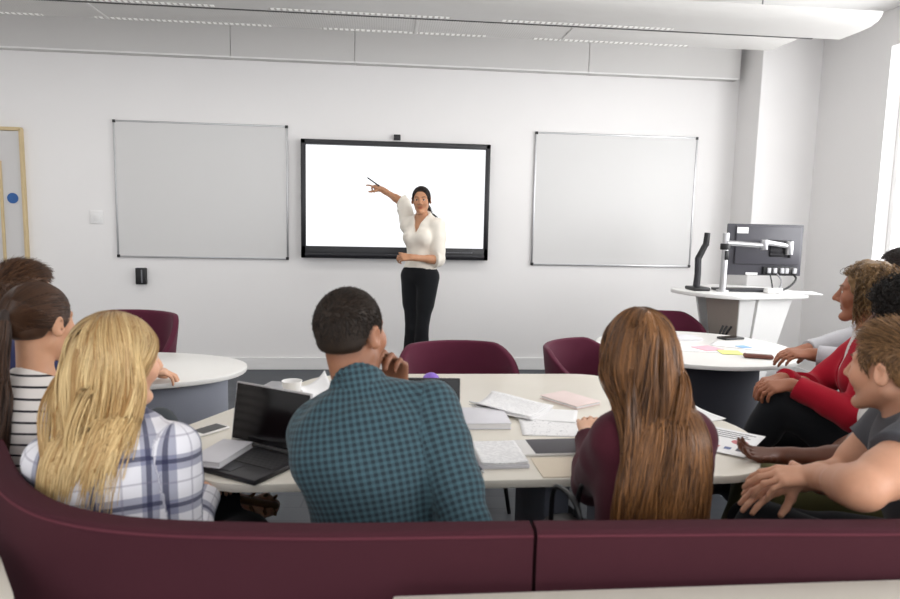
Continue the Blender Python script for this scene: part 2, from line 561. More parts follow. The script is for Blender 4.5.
MB().box((-0.42, 0.1, 0.357), (0.075, 0.42, 0.714), bevel=0.01).build('leg', PANEL, t)
MB().box((0.62, 0.15, 0.357), (0.075, 0.42, 0.714), bevel=0.01).build('leg', PANEL, t)

def superell(cx, cy, a, b, n=64, e=2.2):
    out = []
    for k in range(n):
        th = 2 * PI * k / n
        c, s = math.cos(th), math.sin(th)
        out.append((cx + a * abs(c) ** (2 / e) * (1 if c >= 0 else -1), cy + b * abs(s) ** (2 / e) * (1 if s >= 0 else -1)))
    return out
t = empty('oval_table', (-1.36, 3.235, 0), 'white oval table on a light grey felt drum, near the door', 'table')
MB().prism(superell(0, 0, 0.72, 0.375), 0.716, 0.74, bevel=0.005).build('table_top', WHITE_T, t)
MB().prism(superell(0, 0, 0.63, 0.30), 0.0, 0.715, bevel=0.006).build('drum_base', GREYF, t)
t = empty('round_table', (1.845, 3.81, 0), 'white round table on a dark grey drum, in front of the lectern', 'table')
MB().prism(superell(0, 0, 0.575, 0.56, e=2.0), 0.716, 0.74, bevel=0.005).build('table_top', WHITE_T, t)
MB().prism(superell(0, 0, 0.36, 0.36, e=2.0), 0.0, 0.715, bevel=0.006).build('drum_base', DGREYF, t)
MB().tube([(0.46, -0.16, 0.0), (0.46, -0.16, 0.716)], 0.022, 14).build('support_post', plain('white_metal', '#dcdbd9', 0.35, 0.0), t)

t = empty('side_table', (0.9, 0.895, 0.012), 'cream table edge close to the camera, behind the sofa', 'table')
MB().box((0.0, -0.05, 0.727), (1.75, 0.74, 0.026), bevel=0.005).build('table_top', CREAM, t)
for sx_ in (-1, 1):
    MB().box((sx_ * 0.7, -0.05, 0.357), (0.06, 0.5, 0.712), bevel=0.006).build('leg', PANEL, t)
t = empty('corner_table', (-1.272, 1.0, 0), 'cream table corner in the lower left beside the sofa wing', 'table')
tp = round_poly([(-0.7, -0.5), (0.72, -0.5), (0.61, 0.245), (0.45, 0.48), (-0.4, 0.62), (-0.7, 0.3)], 0.06)
tp = [(p[0], p[1]) for p in tp]
MB().prism(tp, 0.715, 0.74, bevel=0.004).build('table_top', CREAM, t)
MB().box((0, -0.1, 0.357), (0.3, 0.3, 0.714), bevel=0.01).build('leg', PANEL, t)

# ------------------------------------------------------------------ chairs
CHAIRF = fabric('burgundy_chair_fabric', '#572235', 700, 0.14)
def tub_chair(x, y, rz, label, top=0.81, back=0.30, arm=0.60):
    """rz = 0: the sitter faces +y"""
    t = empty('tub_chair', (x, y, 0), label, 'chair', 'burgundy tub chairs', rz)
    # curved shell: outer / inner surfaces over an arc behind the seat
    nA, nZ = 40, 10
    V = []; Fq = []
    def pt(a, v, off):
        hgt = 0.40 + (1 - v) * 0 
        s = abs(a) / 2.05
        ztop = top - (top - arm) * max(0.0, (s - 0.42) / 0.58) ** 1.3
        z = 0.40 + (ztop - 0.40) * v
        r = back + off + 0.05 * v
        e = 0.86 + 0.0 * v
        return (math.sin(a) * r * 1.03, -math.cos(a) * r * e + 0.02, z)
    angs = [-2.05 + 4.1 * i / nA for i in range(nA + 1)]
    b = bmesh.new()
    O = [[b.verts.new(pt(a, j / nZ, 0.0)) for j in range(nZ + 1)] for a in angs]
    I = [[b.verts.new(pt(a, j / nZ, -0.035)) for j in range(nZ + 1)] for a in angs]
    for i in range(nA):
        for j in range(nZ):
            b.faces.new((O[i][j], O[i + 1][j], O[i + 1][j + 1], O[i][j + 1]))
            b.faces.new((I[i][j], I[i][j + 1], I[i + 1][j + 1], I[i + 1][j]))
        b.faces.new((O[i][nZ], O[i + 1][nZ], I[i + 1][nZ], I[i][nZ]))
        b.faces.new((O[i][0], I[i][0], I[i + 1][0], O[i + 1][0]))
    for i in (0, nA):
        for j in range(nZ):
            b.faces.new((O[i][j], O[i][j + 1], I[i][j + 1], I[i][j]))
    bmesh.ops.recalc_face_normals(b, faces=list(b.faces))
    rim = [e for e in b.edges if e.is_manifold and e.calc_face_angle(0) > 1.0]
    bmesh.ops.bevel(b, geom=rim, offset=0.012, segments=3, profile=0.5, affect='EDGES')
    m = MB(); m.add(b); m.build('backrest', CHAIRF, t)
    MB().prism(superell(0, 0.03, 0.255, 0.245, e=2.6), 0.36, 0.45, bevel=0.03, seg=4).build('seat', CHAIRF, t)
    for sx_ in (-1, 1):
        for sy_ in (-1, 1):
            MB().tube([(sx_ * 0.17, 0.03 + sy_ * 0.15, 0.365), (sx_ * 0.22, 0.03 + sy_ * 0.21, 0.0)], [0.014, 0.010], 12).build('leg', BLACKP, t)
    return t
tub_chair(0.395, 3.42, PI + 0.12, 'burgundy tub chair beyond the cream table, right below the teacher', top=0.80, back=0.26)
tub_chair(1.12, 3.50, PI + 0.85, 'burgundy tub chair turned sideways beyond the cream table, left of the round table', top=0.80, back=0.26)
tub_chair(2.06, 4.72, PI + 0.2, 'burgundy tub chair half hidden between round table and lectern', top=0.80, back=0.26)
tub_chair(-1.47, 4.02, PI - 0.35, 'burgundy tub chair behind the oval table', top=0.87, back=0.26)
# ------------------------------------------------------------------ lectern and what stands on it
LECW = plain('lectern_white_laminate', '#e9e8e6', 0.35, var=0.01)
TAUPE = plain('lectern_taupe_board', '#a39a90', 0.55, var=0.04)
t = empty('lectern', (2.72, 4.95, 0), 'white angular lectern on tapering panels by the pillar', 'lectern')
LZ = 0.965
top = round_poly([(2.17, 5.02), (2.25, 4.70), (2.45, 4.50), (3.12, 4.66), (3.16, 5.12), (2.75, 5.42)], [0.12, 0.14, 0.12, 0.05, 0.1, 0.12])
MB().prism([(p[0] - 2.72, p[1] - 4.95) for p in top], LZ - 0.03, LZ, bevel=0.006).build('top', LECW, t)
def slanted(a, b_, th, zlo, zhi, k, inward):
    """board whose top edge runs from a to b and whose foot is drawn in by k"""
    a = Vector((a[0] - 2.72, a[1] - 4.95, 0)); b_ = Vector((b_[0] - 2.72, b_[1] - 4.95, 0))
    m = bmesh.new()
    mid = (a + b_) / 2
    c = Vector((0, 0.02, 0))
    def foot(p): return c + (p - c) * k
    n = Vector((-(b_ - a).y, (b_ - a).x, 0)).normalized() * th
    vs = []
    for o in (Vector((0, 0, 0)), n):
        for p, z in ((foot(a), zlo), (foot(b_), zlo), (b_, zhi), (a, zhi)):
            vs.append(m.verts.new(p + o + Vector((0, 0, z))))
    for idx in ((0, 1, 2, 3), (7, 6, 5, 4), (0, 4, 5, 1), (1, 5, 6, 2), (2, 6, 7, 3), (3, 7, 4, 0)):
        m.faces.new([vs[i] for i in idx])
    bmesh.ops.recalc_face_normals(m, faces=list(m.faces))
    bmesh.ops.bevel(m, geom=list(m.edges), offset=0.003, segments=1, affect='EDGES')
    return MB().add(m)
slanted((2.53, 4.58), (2.665, 4.60), 0.03, 0.05, LZ - 0.03, 0.46, 1).build('front_panel', LECW, t)
slanted((2.685, 4.60), (3.02, 4.72), 0.03, 0.05, LZ - 0.03, 0.46, 1).build('front_panel', LECW, t)
slanted((2.40, 4.84), (2.525, 4.585), 0.025, 0.05, LZ - 0.03, 0.46, 1).build('side_panel', TAUPE, t)
slanted((3.02, 4.725), (3.04, 5.08), 0.03, 0.05, LZ - 0.03, 0.46, 1).build('side_panel', LECW, t)
slanted((3.03, 5.09), (2.45, 5.12), 0.03, 0.05, LZ - 0.03, 0.46, 1).build('back_panel', LECW, t)
MB().prism([(-0.28, -0.22), (0.22, -0.2), (0.22, 0.14), (-0.22, 0.14)], 0.0, 0.05, bevel=0.004).build('plinth', TAUPE, t)

# monitor seen from behind, on its silver arm
mbk = Nodes('monitor_back_plastic')
mbk.col(lin('#4a4950')); mbk.b.inputs['Roughness'].default_value = 0.35
SIL = plain('brushed_silver', '#c9c9cb', 0.3, 0.85, var=0.03)
t = empty('computer_monitor', (2.86, 4.86, LZ), 'dark monitor seen from behind above the white lectern', 'monitor', rz=math.radians(-4))
MB().box((0, 0.03, 0.31), (0.575, 0.03, 0.385), bevel=0.006).build('casing', mbk.m, t)
MB().box((0, 0.045, 0.31), (0.555, 0.004, 0.365)).build('screen', BLACKP, t, smooth=False)
MB().box((0.015, 0.006, 0.345), (0.50, 0.03, 0.29), bevel=0.012).build('rear_shell', mbk.m, t)
b = MB()
b.box((0.12, 0.005, 0.155), (0.26, 0.026, 0.06), bevel=0.004)
b.build('port_panel', BLACKP, t)
for i, xx in enumerate((0.03, 0.075, 0.13, 0.165, 0.225)):
    MB().box((xx, -0.014, 0.158), (0.026, 0.02, 0.04), bevel=0.004).build('plug', plain('pale_plug', '#c6c6ca', 0.5), t)
MB().box((-0.19, -0.0115, 0.455), (0.085, 0.004, 0.045)).build('sticker', plain('white_paper', '#efeeee', 0.7, var=0.01), t, smooth=False)
MB().box((-0.09, 0.011, 0.13), (0.09, 0.006, 0.018)).build('sticker', plain('white_paper', '#efeeee', 0.7, var=0.01), t, smooth=False)
b = MB(); b.box((0.085, -0.016, 0.325), (0.12, 0.012, 0.125), bevel=0.003)
for k in range(4):
    b.box((0.085, -0.024, 0.28 + 0.03 * k), (0.13, 0.006, 0.008))
b.build('mount_plate', plain('dark_bracket', '#29282b', 0.45, 0.5), t)
MB().box((0.165, -0.03, 0.32), (0.014, 0.03, 0.13), bevel=0.003).build('bracket', plain('dark_bracket', '#29282b', 0.45, 0.5), t)

t = empty('monitor_arm', (2.51, 4.80, LZ), 'silver pole with a jointed arm holding the monitor', 'monitor arm')
MB().lathe([(0.045, 0.0), (0.045, 0.012), (0.024, 0.016), (0.024, 0.43), (0.02, 0.435)]).build('pole', SIL, t)
MB().lathe([(0.034, 0.31), (0.036, 0.315), (0.036, 0.35), (0.034, 0.355)]).build('collar', BLACKP, t)
MB().tube([(0.0, -0.015, 0.36), (0.28, -0.035, 0.345)], 0.02, 14).build('lower_arm', SIL, t)
MB().lathe([(0.024, 0.315), (0.026, 0.32), (0.026, 0.385), (0.022, 0.39)], (0.28, -0.035, 0)).build('joint', SIL, t)
MB().tube([(0.28, -0.035, 0.372), (0.49, 0.015, 0.345)], 0.02, 14).build('upper_arm', SIL, t)
MB().lathe([(0.026, 0.28), (0.028, 0.285), (0.028, 0.375), (0.024, 0.38)], (0.505, 0.012, 0)).build('tilt_joint', SIL, t)
MB().box((0.0, -0.028, 0.27), (0.03, 0.016, 0.07), bevel=0.006).build('cable_clip', BLACKP, t)

t = empty('document_camera', (2.345, 4.88, LZ), 'black bent-neck document camera at the end of the lectern', 'document camera')
MB().box((0.01, 0.0, 0.014), (0.13, 0.16, 0.026), bevel=0.008).build('base', BLACKP, t)
b = MB()
b.tube([(0.0, 0, 0.02), (0.005, 0, 0.12), (0.0, 0, 0.245)], [0.026, 0.024, 0.024], 12)
b.build('stem', plain('dark_grey_plastic', '#2b2b30', 0.5), t)
MB().tube([(0.0, 0, 0.235), (0.045, 0.0, 0.33), (0.055, 0, 0.345)], [0.024, 0.022, 0.022], 12).build('neck', BLACKP, t)
MB().tube([(0.053, 0, 0.335), (0.06, 0, 0.43)], [0.023, 0.021], 12).build('head', BLACKP, t)
tag(MB().box((2.72, 4.86, LZ + 0.009), (0.46, 0.16, 0.018), bevel=0.005, rz=-0.05).build('keyboard', plain('dark_grey_plastic', '#2b2b30', 0.5)), 'flat dark keyboard lying on the lectern under the monitor', 'keyboard')
PAPER = plain('white_paper', '#efeeee', 0.7, var=0.01)
tag(MB().box((3.06, 4.75, LZ + 0.004), (0.30, 0.21, 0.006), rz=-0.25).build('paper_sheet', PAPER, smooth=False), 'white paper stack on the right-hand end of the lectern', 'paper')

def cable(pts, r, mat, label):
    b = MB(); b.tube(catmull(pts, 8), r, 8)
    return tag(b.build('cable', mat), label, 'cable')
GREYC = plain('grey_cable', '#8d8d90', 0.5)
cable([(2.94, 4.82, 1.10), (2.96, 4.79, 1.05), (2.93, 4.76, 1.0), (2.86, 4.74, 0.975), (2.80, 4.75, 0.972)], 0.006, GREYC, 'thin grey cable drooping from the monitor to the lectern')
cable([(3.08, 4.835, 1.10), (3.08, 4.80, 1.06), (3.0, 4.77, 1.0), (2.9, 4.76, 0.976), (2.82, 4.80, 0.973)], 0.008, BLACKP, 'thicker black cable curving down from the monitor plugs')
cable([(2.89, 4.83, 1.10), (2.885, 4.79, 1.04), (2.88, 4.77, 0.985), (2.84, 4.76, 0.973)], 0.005, BLACKP, 'thin black cable hanging below the monitor bracket')
tag(MB().box((2.86, 4.72, LZ + 0.02), (0.14, 0.05, 0.035), bevel=0.008, rz=0.25).build('cable_box', LECW), 'small white cable box on the lectern under the monitor', 'cable box')
for k, off in enumerate((0.0, 0.022, 0.048)):
    cable([(2.43 + off, 4.60 - off * 0.6, 0.74), (2.40 + off, 4.585, 0.66), (2.44 + off, 4.58, 0.5), (2.47 + off * 0.6, 4.60, 0.36), (2.50, 4.62, 0.02)], 0.008, BLACKP,
          ('black cable bunched at the side of the lectern, leftmost', 'black cable bunched at the side of the lectern, middle one', 'black cable bunched at the side of the lectern, nearest the white panel')[k])

# ------------------------------------------------------------------ things on the cream table
TZ = 0.7405
def frame_dir(a):
    return Matrix.Rotation(a, 3, 'Z')
def slab(name, c, s, rz, z, mat, bevel=0.0, parent=None):
    """flat box centred at c (x, y), standing on height z"""
    return MB().box((0, 0, 0), s, bevel=bevel).build(name, mat, parent, smooth=bevel > 0), (c[0], c[1], z + s[2] / 2)
def flat(name, cx, cy, sx_, sy_, th, rz, mat, label, cat, z=TZ, bevel=0.0, group=None):
    o = MB().box((0, 0, th / 2), (sx_, sy_, th), bevel=bevel).build(name, mat, smooth=bevel > 0)
    o.location = (cx, cy, z); o.rotation_euler = (0, 0, rz)
    return tag(o, label, cat, group)

LAPB = plain('laptop_dark_grey', '#2c2a2d', 0.4, 0.3, var=0.05)
keyN = Nodes('laptop_keys')
co = keyN.obj()
br = keyN.n('ShaderNodeTexBrick'); keyN.l(co, br.inputs['Vector'])
br.inputs['Scale'].default_value = 1; br.inputs['Brick Width'].default_value = 0.018; br.inputs['Row Height'].default_value = 0.017
br.inputs['Mortar Size'].default_value = 0.0018; br.inputs['Color1'].default_value = lin('#1b1a1c'); br.inputs['Color2'].default_value = lin('#201f21'); br.inputs['Mortar'].default_value = lin('#3a383b')
keyN.col(br.outputs['Color']); keyN.b.inputs['Roughness'].default_value = 0.5
scrN = Nodes('dark_glossy_screen')
scrN.col(lin('#0d0b0d')); scrN.b.inputs['Roughness'].default_value = 0.12; scrN.b.inputs['Specular IOR Level'].default_value = 0.4
def laptop(x, y, rz, tilt, label, w=0.30, d=0.205, lidh=0.188):
    """hinge centre at (x, y); rz = 0: user sits on the -y side"""
    t = empty('laptop', (x, y, TZ), label, 'laptop', rz=rz)
    MB().box((0, -d / 2, 0.008), (w, d, 0.016), bevel=0.004).build('base', LAPB, t)
    MB().box((0, -d * 0.36, 0.0165), (w * 0.9, d * 0.48, 0.002)).build('keyboard', keyN.m, t, smooth=False)
    MB().box((0, -d * 0.8, 0.0165), (w * 0.32, d * 0.26, 0.0015)).build('touchpad', plain('dark_grey_plastic', '#2b2b30', 0.5), t, smooth=False)
    R = Matrix.Rotation(-tilt, 3, 'X')
    def place(o):
        o.matrix_local = Matrix.Translation((0, 0.004, 0.014)) @ R.to_4x4()
    lid = MB().box((0, 0.004, lidh / 2), (w, 0.008, lidh), bevel=0.0035).build('lid', ALU if lidh > 0.18 else LAPB, t); place(lid)
    sc = MB().box((0, -0.0008, lidh / 2 + 0.003), (w - 0.012, 0.002, lidh - 0.016)).build('screen', scrN.m, t, smooth=False); place(sc)
    MB().tube([(-w * 0.4, 0.003, 0.016), (w * 0.4, 0.003, 0.016)], 0.006, 10).build('hinge', BLACKP, t)
    return t
hd = math.atan2(-0.109, 0.165)
u = Vector((math.cos(hd), math.sin(hd)))
hc = Vector((-0.474, 2.122)) + u * 0.152
laptop(hc.x, hc.y, hd, math.radians(9), 'open dark laptop with a black screen, a notebook lying on its keyboard')
laptop(0.118, 2.25, math.radians(-3), math.radians(14), 'dark laptop in front of the man in the checked shirt', lidh=0.165)

def book(name, cx, cy, sx_, sy_, th, rz, cover, label, cat, z=TZ, pages=True, group=None):
    t = empty(name, (cx, cy, z), label, cat, group, rz)
    MB().box((0, 0, th - 0.0012), (sx_, sy_, 0.0024), bevel=0.001).box((0, 0, 0.0012), (sx_, sy_, 0.0024), bevel=0.001).build('cover', cover, t)
    MB().box((0.002, 0, th / 2), (sx_ - 0.008, sy_ - 0.008, th - 0.005)).build('pages', PAPER, t, smooth=False)
    return t
PALEC = plain('pale_grey_cover', '#d9d7dc', 0.55, var=0.02)
PINKC = plain('pink_edge_cover', '#ead6d1', 0.55, var=0.04)
book('notebook', -0.463, 1.972, 0.10, 0.185, 0.018, hd + 0.26, PALEC, 'closed pale grey notebook lying on the open laptop keyboard', 'notebook', z=TZ + 0.018)

t = empty('smartphone', (-0.572, 2.262, TZ), 'white-rimmed smartphone with a dark screen at the tip of the cream table', 'phone', rz=math.radians(52) - PI / 2)
MB().box((0, 0, 0.004), (0.062, 0.125, 0.008), bevel=0.003).build('body', plain('white_phone_plastic', '#e4e1de', 0.35), t)
MB().box((0, 0.006, 0.0083), (0.056, 0.096, 0.001)).build('screen', scrN.m, t, smooth=False)

def sheet_mesh(sx_, sy_, th, curl=0.0, seed=0, nx=14, ny=14, fold=0.0):
    """a sheet or block of sheets with a soft curl, solid"""
    rnd = random.Random(seed)
    ph = rnd.random() * 6
    V = []; Fq = []
    def z(u_, v_):
        return curl * (abs(u_ - 0.5) * 2) ** 2.2 * (0.6 + 0.4 * math.sin(3 * v_ + ph)) + fold * (v_ ** 3) * u_
    for s in (0, 1):
        for i in range(nx + 1):
            for j in range(ny + 1):
                u_, v_ = i / nx, j / ny
                V.append(((u_ - 0.5) * sx_, (v_ - 0.5) * sy_, z(u_, v_) * (1 if s else 0.9) + (th if s else 0)))
    n1 = (nx + 1) * (ny + 1)
    idx = lambda s, i, j: s * n1 + i * (ny + 1) + j
    for i in range(nx):
        for j in range(ny):
            Fq.append((idx(1, i, j), idx(1, i + 1, j), idx(1, i + 1, j + 1), idx(1, i, j + 1)))
            Fq.append((idx(0, i, j), idx(0, i, j + 1), idx(0, i + 1, j + 1), idx(0, i + 1, j)))
    for i in range(nx):
        Fq.append((idx(0, i, 0), idx(0, i + 1, 0), idx(1, i + 1, 0), idx(1, i, 0)))
        Fq.append((idx(0, i + 1, ny), idx(0, i, ny), idx(1, i, ny), idx(1, i + 1, ny)))
    for j in range(ny):
        Fq.append((idx(0, 0, j + 1), idx(0, 0, j), idx(1, 0, j), idx(1, 0, j + 1)))
        Fq.append((idx(0, nx, j), idx(0, nx, j + 1), idx(1, nx, j + 1), idx(1, nx, j)))
    return npmesh('sheet', V, Fq)
def sheet(name, cx, cy, sx_, sy_, rz, label, cat='paper', th=0.0015, curl=0.0, mat=None, z=TZ, seed=0, fold=0.0, group=None):
    me = sheet_mesh(sx_, sy_, th, curl, seed, fold=fold)
    o = link(name, me, mat or PAPER, None, (cx, cy, z), smooth=False)
    o.rotation_euler = (0, 0, rz)
    return tag(o, label, cat, group)
# faint pencil drawing and printed charts, as procedural ink on the paper
def printed(name, kind, seed=0.0):
    N = Nodes(name)
    co = N.obj()
    mp = N.n('ShaderNodeMapping'); N.l(co, mp.inputs[0]); mp.inputs['Location'].default_value = (seed, seed * 0.7, 0)
    base = lin('#efeeee')
    if kind == 'pencil':
        a = N.noise(26, 2, mp.outputs[0])
        line = N.math('LESS_THAN', N.math('ABSOLUTE', N.math('SUBTRACT', a, 0.5)), 0.006)
        N.col(N.mix(N.math('MULTIPLY', line, 0.55), base, lin('#5c5a63')))
    elif kind == 'text':
        sp = N.n('ShaderNodeSeparateXYZ'); N.l(mp.outputs[0], sp.inputs[0])
        rows = N.math('LESS_THAN', N.math('FRACT', N.math('MULTIPLY', sp.outputs[1], 110)), 0.35)
        w_ = N.math('GREATER_THAN', N.noise(90, 1, mp.outputs[0]), 0.47)
        N.col(N.mix(N.math('MULTIPLY', N.math('MULTIPLY', rows, w_), 0.35), base, lin('#77757c')))
    N.b.inputs['Roughness'].default_value = 0.7
    return N.m
PENCIL = printed('pencil_sketch_paper', 'pencil')
TEXT = printed('printed_text_paper', 'text')

book('notebook', 0.37, 2.355, 0.16, 0.20, 0.022, 0.0, PALEC, 'thick closed pale notebook right beside the second laptop', 'notebook')
def stack(cx, cy, rz, label, n=4, sx_=0.19, sy_=0.25, seed=1):
    r = random.Random(seed)
    t = empty('paper_stack', (cx, cy, TZ), label, 'papers', rz=rz)
    z = 0
    for k in range(n):
        me = sheet_mesh(sx_, sy_, 0.003, 0.010 + 0.004 * k, seed + k)
        o = link('sheet', me, PAPER if k < n - 1 else TEXT, t, (r.uniform(-.012, .012), r.uniform(-.012, .012), z))
        o.rotation_euler = (0, 0, r.uniform(-.12, .12)); z += 0.0042
stack(0.50, 2.49, 0.95, 'fanned stack of white papers in the middle of the cream table', 4, seed=3)
sheet('paper_sheet', 0.615, 2.42, 0.16, 0.22, 1.25, 'single white sheet slipping off the fanned paper stack', curl=0.006, z=TZ, seed=9)
book('notebook', 0.755, 2.61, 0.14, 0.20, 0.014, 0.55, PINKC, 'notebook with pinkish edges near the far corner of the cream table', 'notebook')
sheet('paper_sheet', 0.605, 2.265, 0.24, 0.19, -0.12, 'white sheet with faint pencil drawings above the dark tablet', mat=PENCIL, curl=0.004)
t = empty('notepad', (0.357, 1.985, TZ), 'white notepad lying by the checked sleeve near the table edge', 'notepad', rz=0.03)
MB().box((0, 0, 0.006), (0.148, 0.205, 0.012), bevel=0.002).build('backing', PALEC, t)
for k in range(2):
    link('page', sheet_mesh(0.142, 0.20, 0.002, 0.004, 20 + k), TEXT if k else PAPER, t, (0.0, 0.0, 0.0122 + 0.0025 * k))
t = empty('tablet', (0.545, 2.055, TZ), 'dark tablet lying in an open white case', 'tablet', rz=0.04)
MB().box((-0.012, 0, 0.004), (0.205, 0.14, 0.008), bevel=0.003).build('case', plain('white_phone_plastic', '#e4e1de', 0.35), t)
MB().box((0.012, 0, 0.0085), (0.17, 0.132, 0.002), bevel=0.0008).build('screen', plain('tablet_dark_glass', '#38343c', 0.5, var=0.05), t)
flat('folder', 0.575, 1.89, 0.24, 0.155, 0.003, 0.02, plain('buff_card', '#e0d2bd', 0.6, var=0.03), 'buff card folder at the near edge of the cream table', 'folder', bevel=0.001)
t = empty('ballpoint_pen', (0.277, 1.905, TZ + 0.0055), 'dark blue pen beside the white notepad', 'pen', rz=0.25)
MB().tube([(0, -0.05, 0), (0, 0.05, 0)], 0.0048, 10).build('barrel', plain('navy_plastic', '#1d2238', 0.4), t)
MB().tube([(0, -0.05, 0), (0, -0.064, 0)], [0.0046, 0.001], 10).build('tip', SIL, t)
b = MB(); bmesh.ops.create_uvsphere(b.bm, u_segments=28, v_segments=18, radius=0.038)
o = b.build('stress_ball', plain('purple_rubber', '#8560c4', 0.45, var=0.08)); o.location = (0.207, 2.80, TZ + 0.037)
tag(o, 'small purple ball on the cream table behind the dark laptop', 'ball')
t = empty('paper_cup', (-0.36, 2.73, TZ), 'short white cup by the far side of the cream table', 'cup')
MB().lathe([(0.032, 0.0), (0.04, 0.055), (0.0415, 0.058), (0.0385, 0.058), (0.034, 0.012), (0.0, 0.011)]).build('body', plain('white_cup', '#eceae8', 0.4), t)
b = MB()
me = sheet_mesh(0.13, 0.13, 0.001, 0.03, 77, fold=0.045)
o = link('napkin', me, PAPER, None, (-0.265, 2.755, TZ + 0.001)); o.rotation_euler = (0, 0, 0.5)
tag(o, 'crumpled white napkin next to the white cup', 'napkin')
flat('tablet', -0.452, 2.83, 0.10, 0.19, 0.008, -0.28, ALU, 'slim silver tablet near the far left corner of the cream table', 'tablet', bevel=0.003)

# right wing of the table: printed charts
CH = [plain('chart_pink', '#c9787c', 0.7), plain('chart_blue', '#5d6f9c', 0.7), plain('chart_grey', '#4e4c57', 0.7), plain('chart_lilac', '#a99cc0', 0.7)]
def chart(cx, cy, rz, label, seed):
    r = random.Random(seed)
    t = empty('chart_sheet', (cx, cy, TZ + 0.0025 * (seed % 3)), label, 'paper', rz=rz)
    MB().box((0, 0, 0.0008), (0.20, 0.27, 0.0016)).build('sheet', PAPER, t, smooth=False)
    for k in range(5):
        b = MB()
        x = -0.075 + 0.036 * k; h = r.uniform(0.02, 0.07)
        b.box((x, -0.09 + h / 2, 0.0019), (0.02, h, 0.0006))
        b.build('bar', CH[(k + seed) % 4], t, smooth=False)
    b = MB()
    for k in range(4):
        b.box((r.uniform(-.02, .02), 0.105 - 0.022 * k, 0.0019), (r.uniform(.1, .15), 0.006, 0.0006))
    b.build('caption_lines', CH[2 + seed % 2], t, smooth=False)
    b = MB(); b.tube([(0.05, 0.005, 0.0017), (0.05, 0.005, 0.0023)], 0.026, 24)
    b.build('pie', CH[seed % 2], t, smooth=False)
chart(1.02, 2.19, -0.35, 'printed chart sheet partly under the long-haired woman', 1)
chart(1.14, 2.10, -0.75, 'printed chart sheet lying at the right tip of the cream table', 2)
sheet('paper_sheet', 1.17, 2.42, 0.15, 0.21, 0.35, 'loose white sheet lifting at the far right side of the cream table', fold=0.03, curl=0.004, seed=4)

# round table by the lectern
book('notebook', 1.86, 4.06, 0.24, 0.16, 0.012, 0.1, PALEC, 'pale notebook at the far side of the round table', 'notebook')
t = empty('smartphone', (2.20, 4.06, TZ), 'black smartphone at the far edge of the round table', 'phone', rz=0.25 - PI / 2)
MB().box((0, 0, 0.006), (0.08, 0.15, 0.012), bevel=0.003).build('body', BLACKP, t)
MB().box((0, 0, 0.0123), (0.072, 0.138, 0.001)).build('screen', scrN.m, t, smooth=False)
t = empty('pencil_case', (2.04, 3.46, TZ), 'reddish brown pencil case at the near edge of the round table', 'pencil case', rz=-0.35)
MB().box((0, 0, 0.012), (0.15, 0.05, 0.022), bevel=0.009, seg=3).build('pouch', plain('brown_leather', '#6d3f33', 0.5, var=0.15), t)
MB().box((0, 0, 0.0235), (0.13, 0.006, 0.003), bevel=0.001).build('zip', SIL, t)
sheet('paper_sheet', 1.77, 3.74, 0.21, 0.30, 1.35, 'white sheet beside the pink note on the round table', mat=TEXT, seed=5)
sheet('paper_sheet', 2.13, 3.83, 0.21, 0.30, 0.9, 'white sheet next to the black phone on the round table', mat=TEXT, seed=6)
flat('sticky_note', 1.885, 3.73, 0.13, 0.13, 0.002, 0.3, plain('pink_note', '#f2b3c0', 0.7, var=0.02), 'pink paper note on the round table', 'note', z=TZ + 0.002)
flat('sticky_note', 1.96, 3.61, 0.12, 0.12, 0.002, -0.2, plain('yellow_note', '#e6ea8c', 0.7, var=0.02), 'yellow paper note on the round table', 'note', z=TZ + 0.002)
flat('sticky_note', 2.13, 3.78, 0.07, 0.07, 0.002, 0.2, plain('blue_note', '#8fb6dc', 0.7, var=0.02), 'small blue paper note on the round table', 'note', z=TZ + 0.0025)
sheet('paper_sheet', 1.56, 3.76, 0.2, 0.28, 0.2, 'white sheet at the left-hand rim of the round table', seed=8)
# ------------------------------------------------------------------ people: smooth implicit bodies turned into one mesh each
def V3(*a):
    return np.array(a if len(a) > 1 else a[0], float)
def unit(v):
    v = np.asarray(v, float)
    return v / (np.linalg.norm(v) + 1e-9)
def rotv(v, ax, a):
    ax = unit(ax); v = np.asarray(v, float)
    return v * math.cos(a) + np.cross(ax, v) * math.sin(a) + ax * np.dot(ax, v) * (1 - math.cos(a))

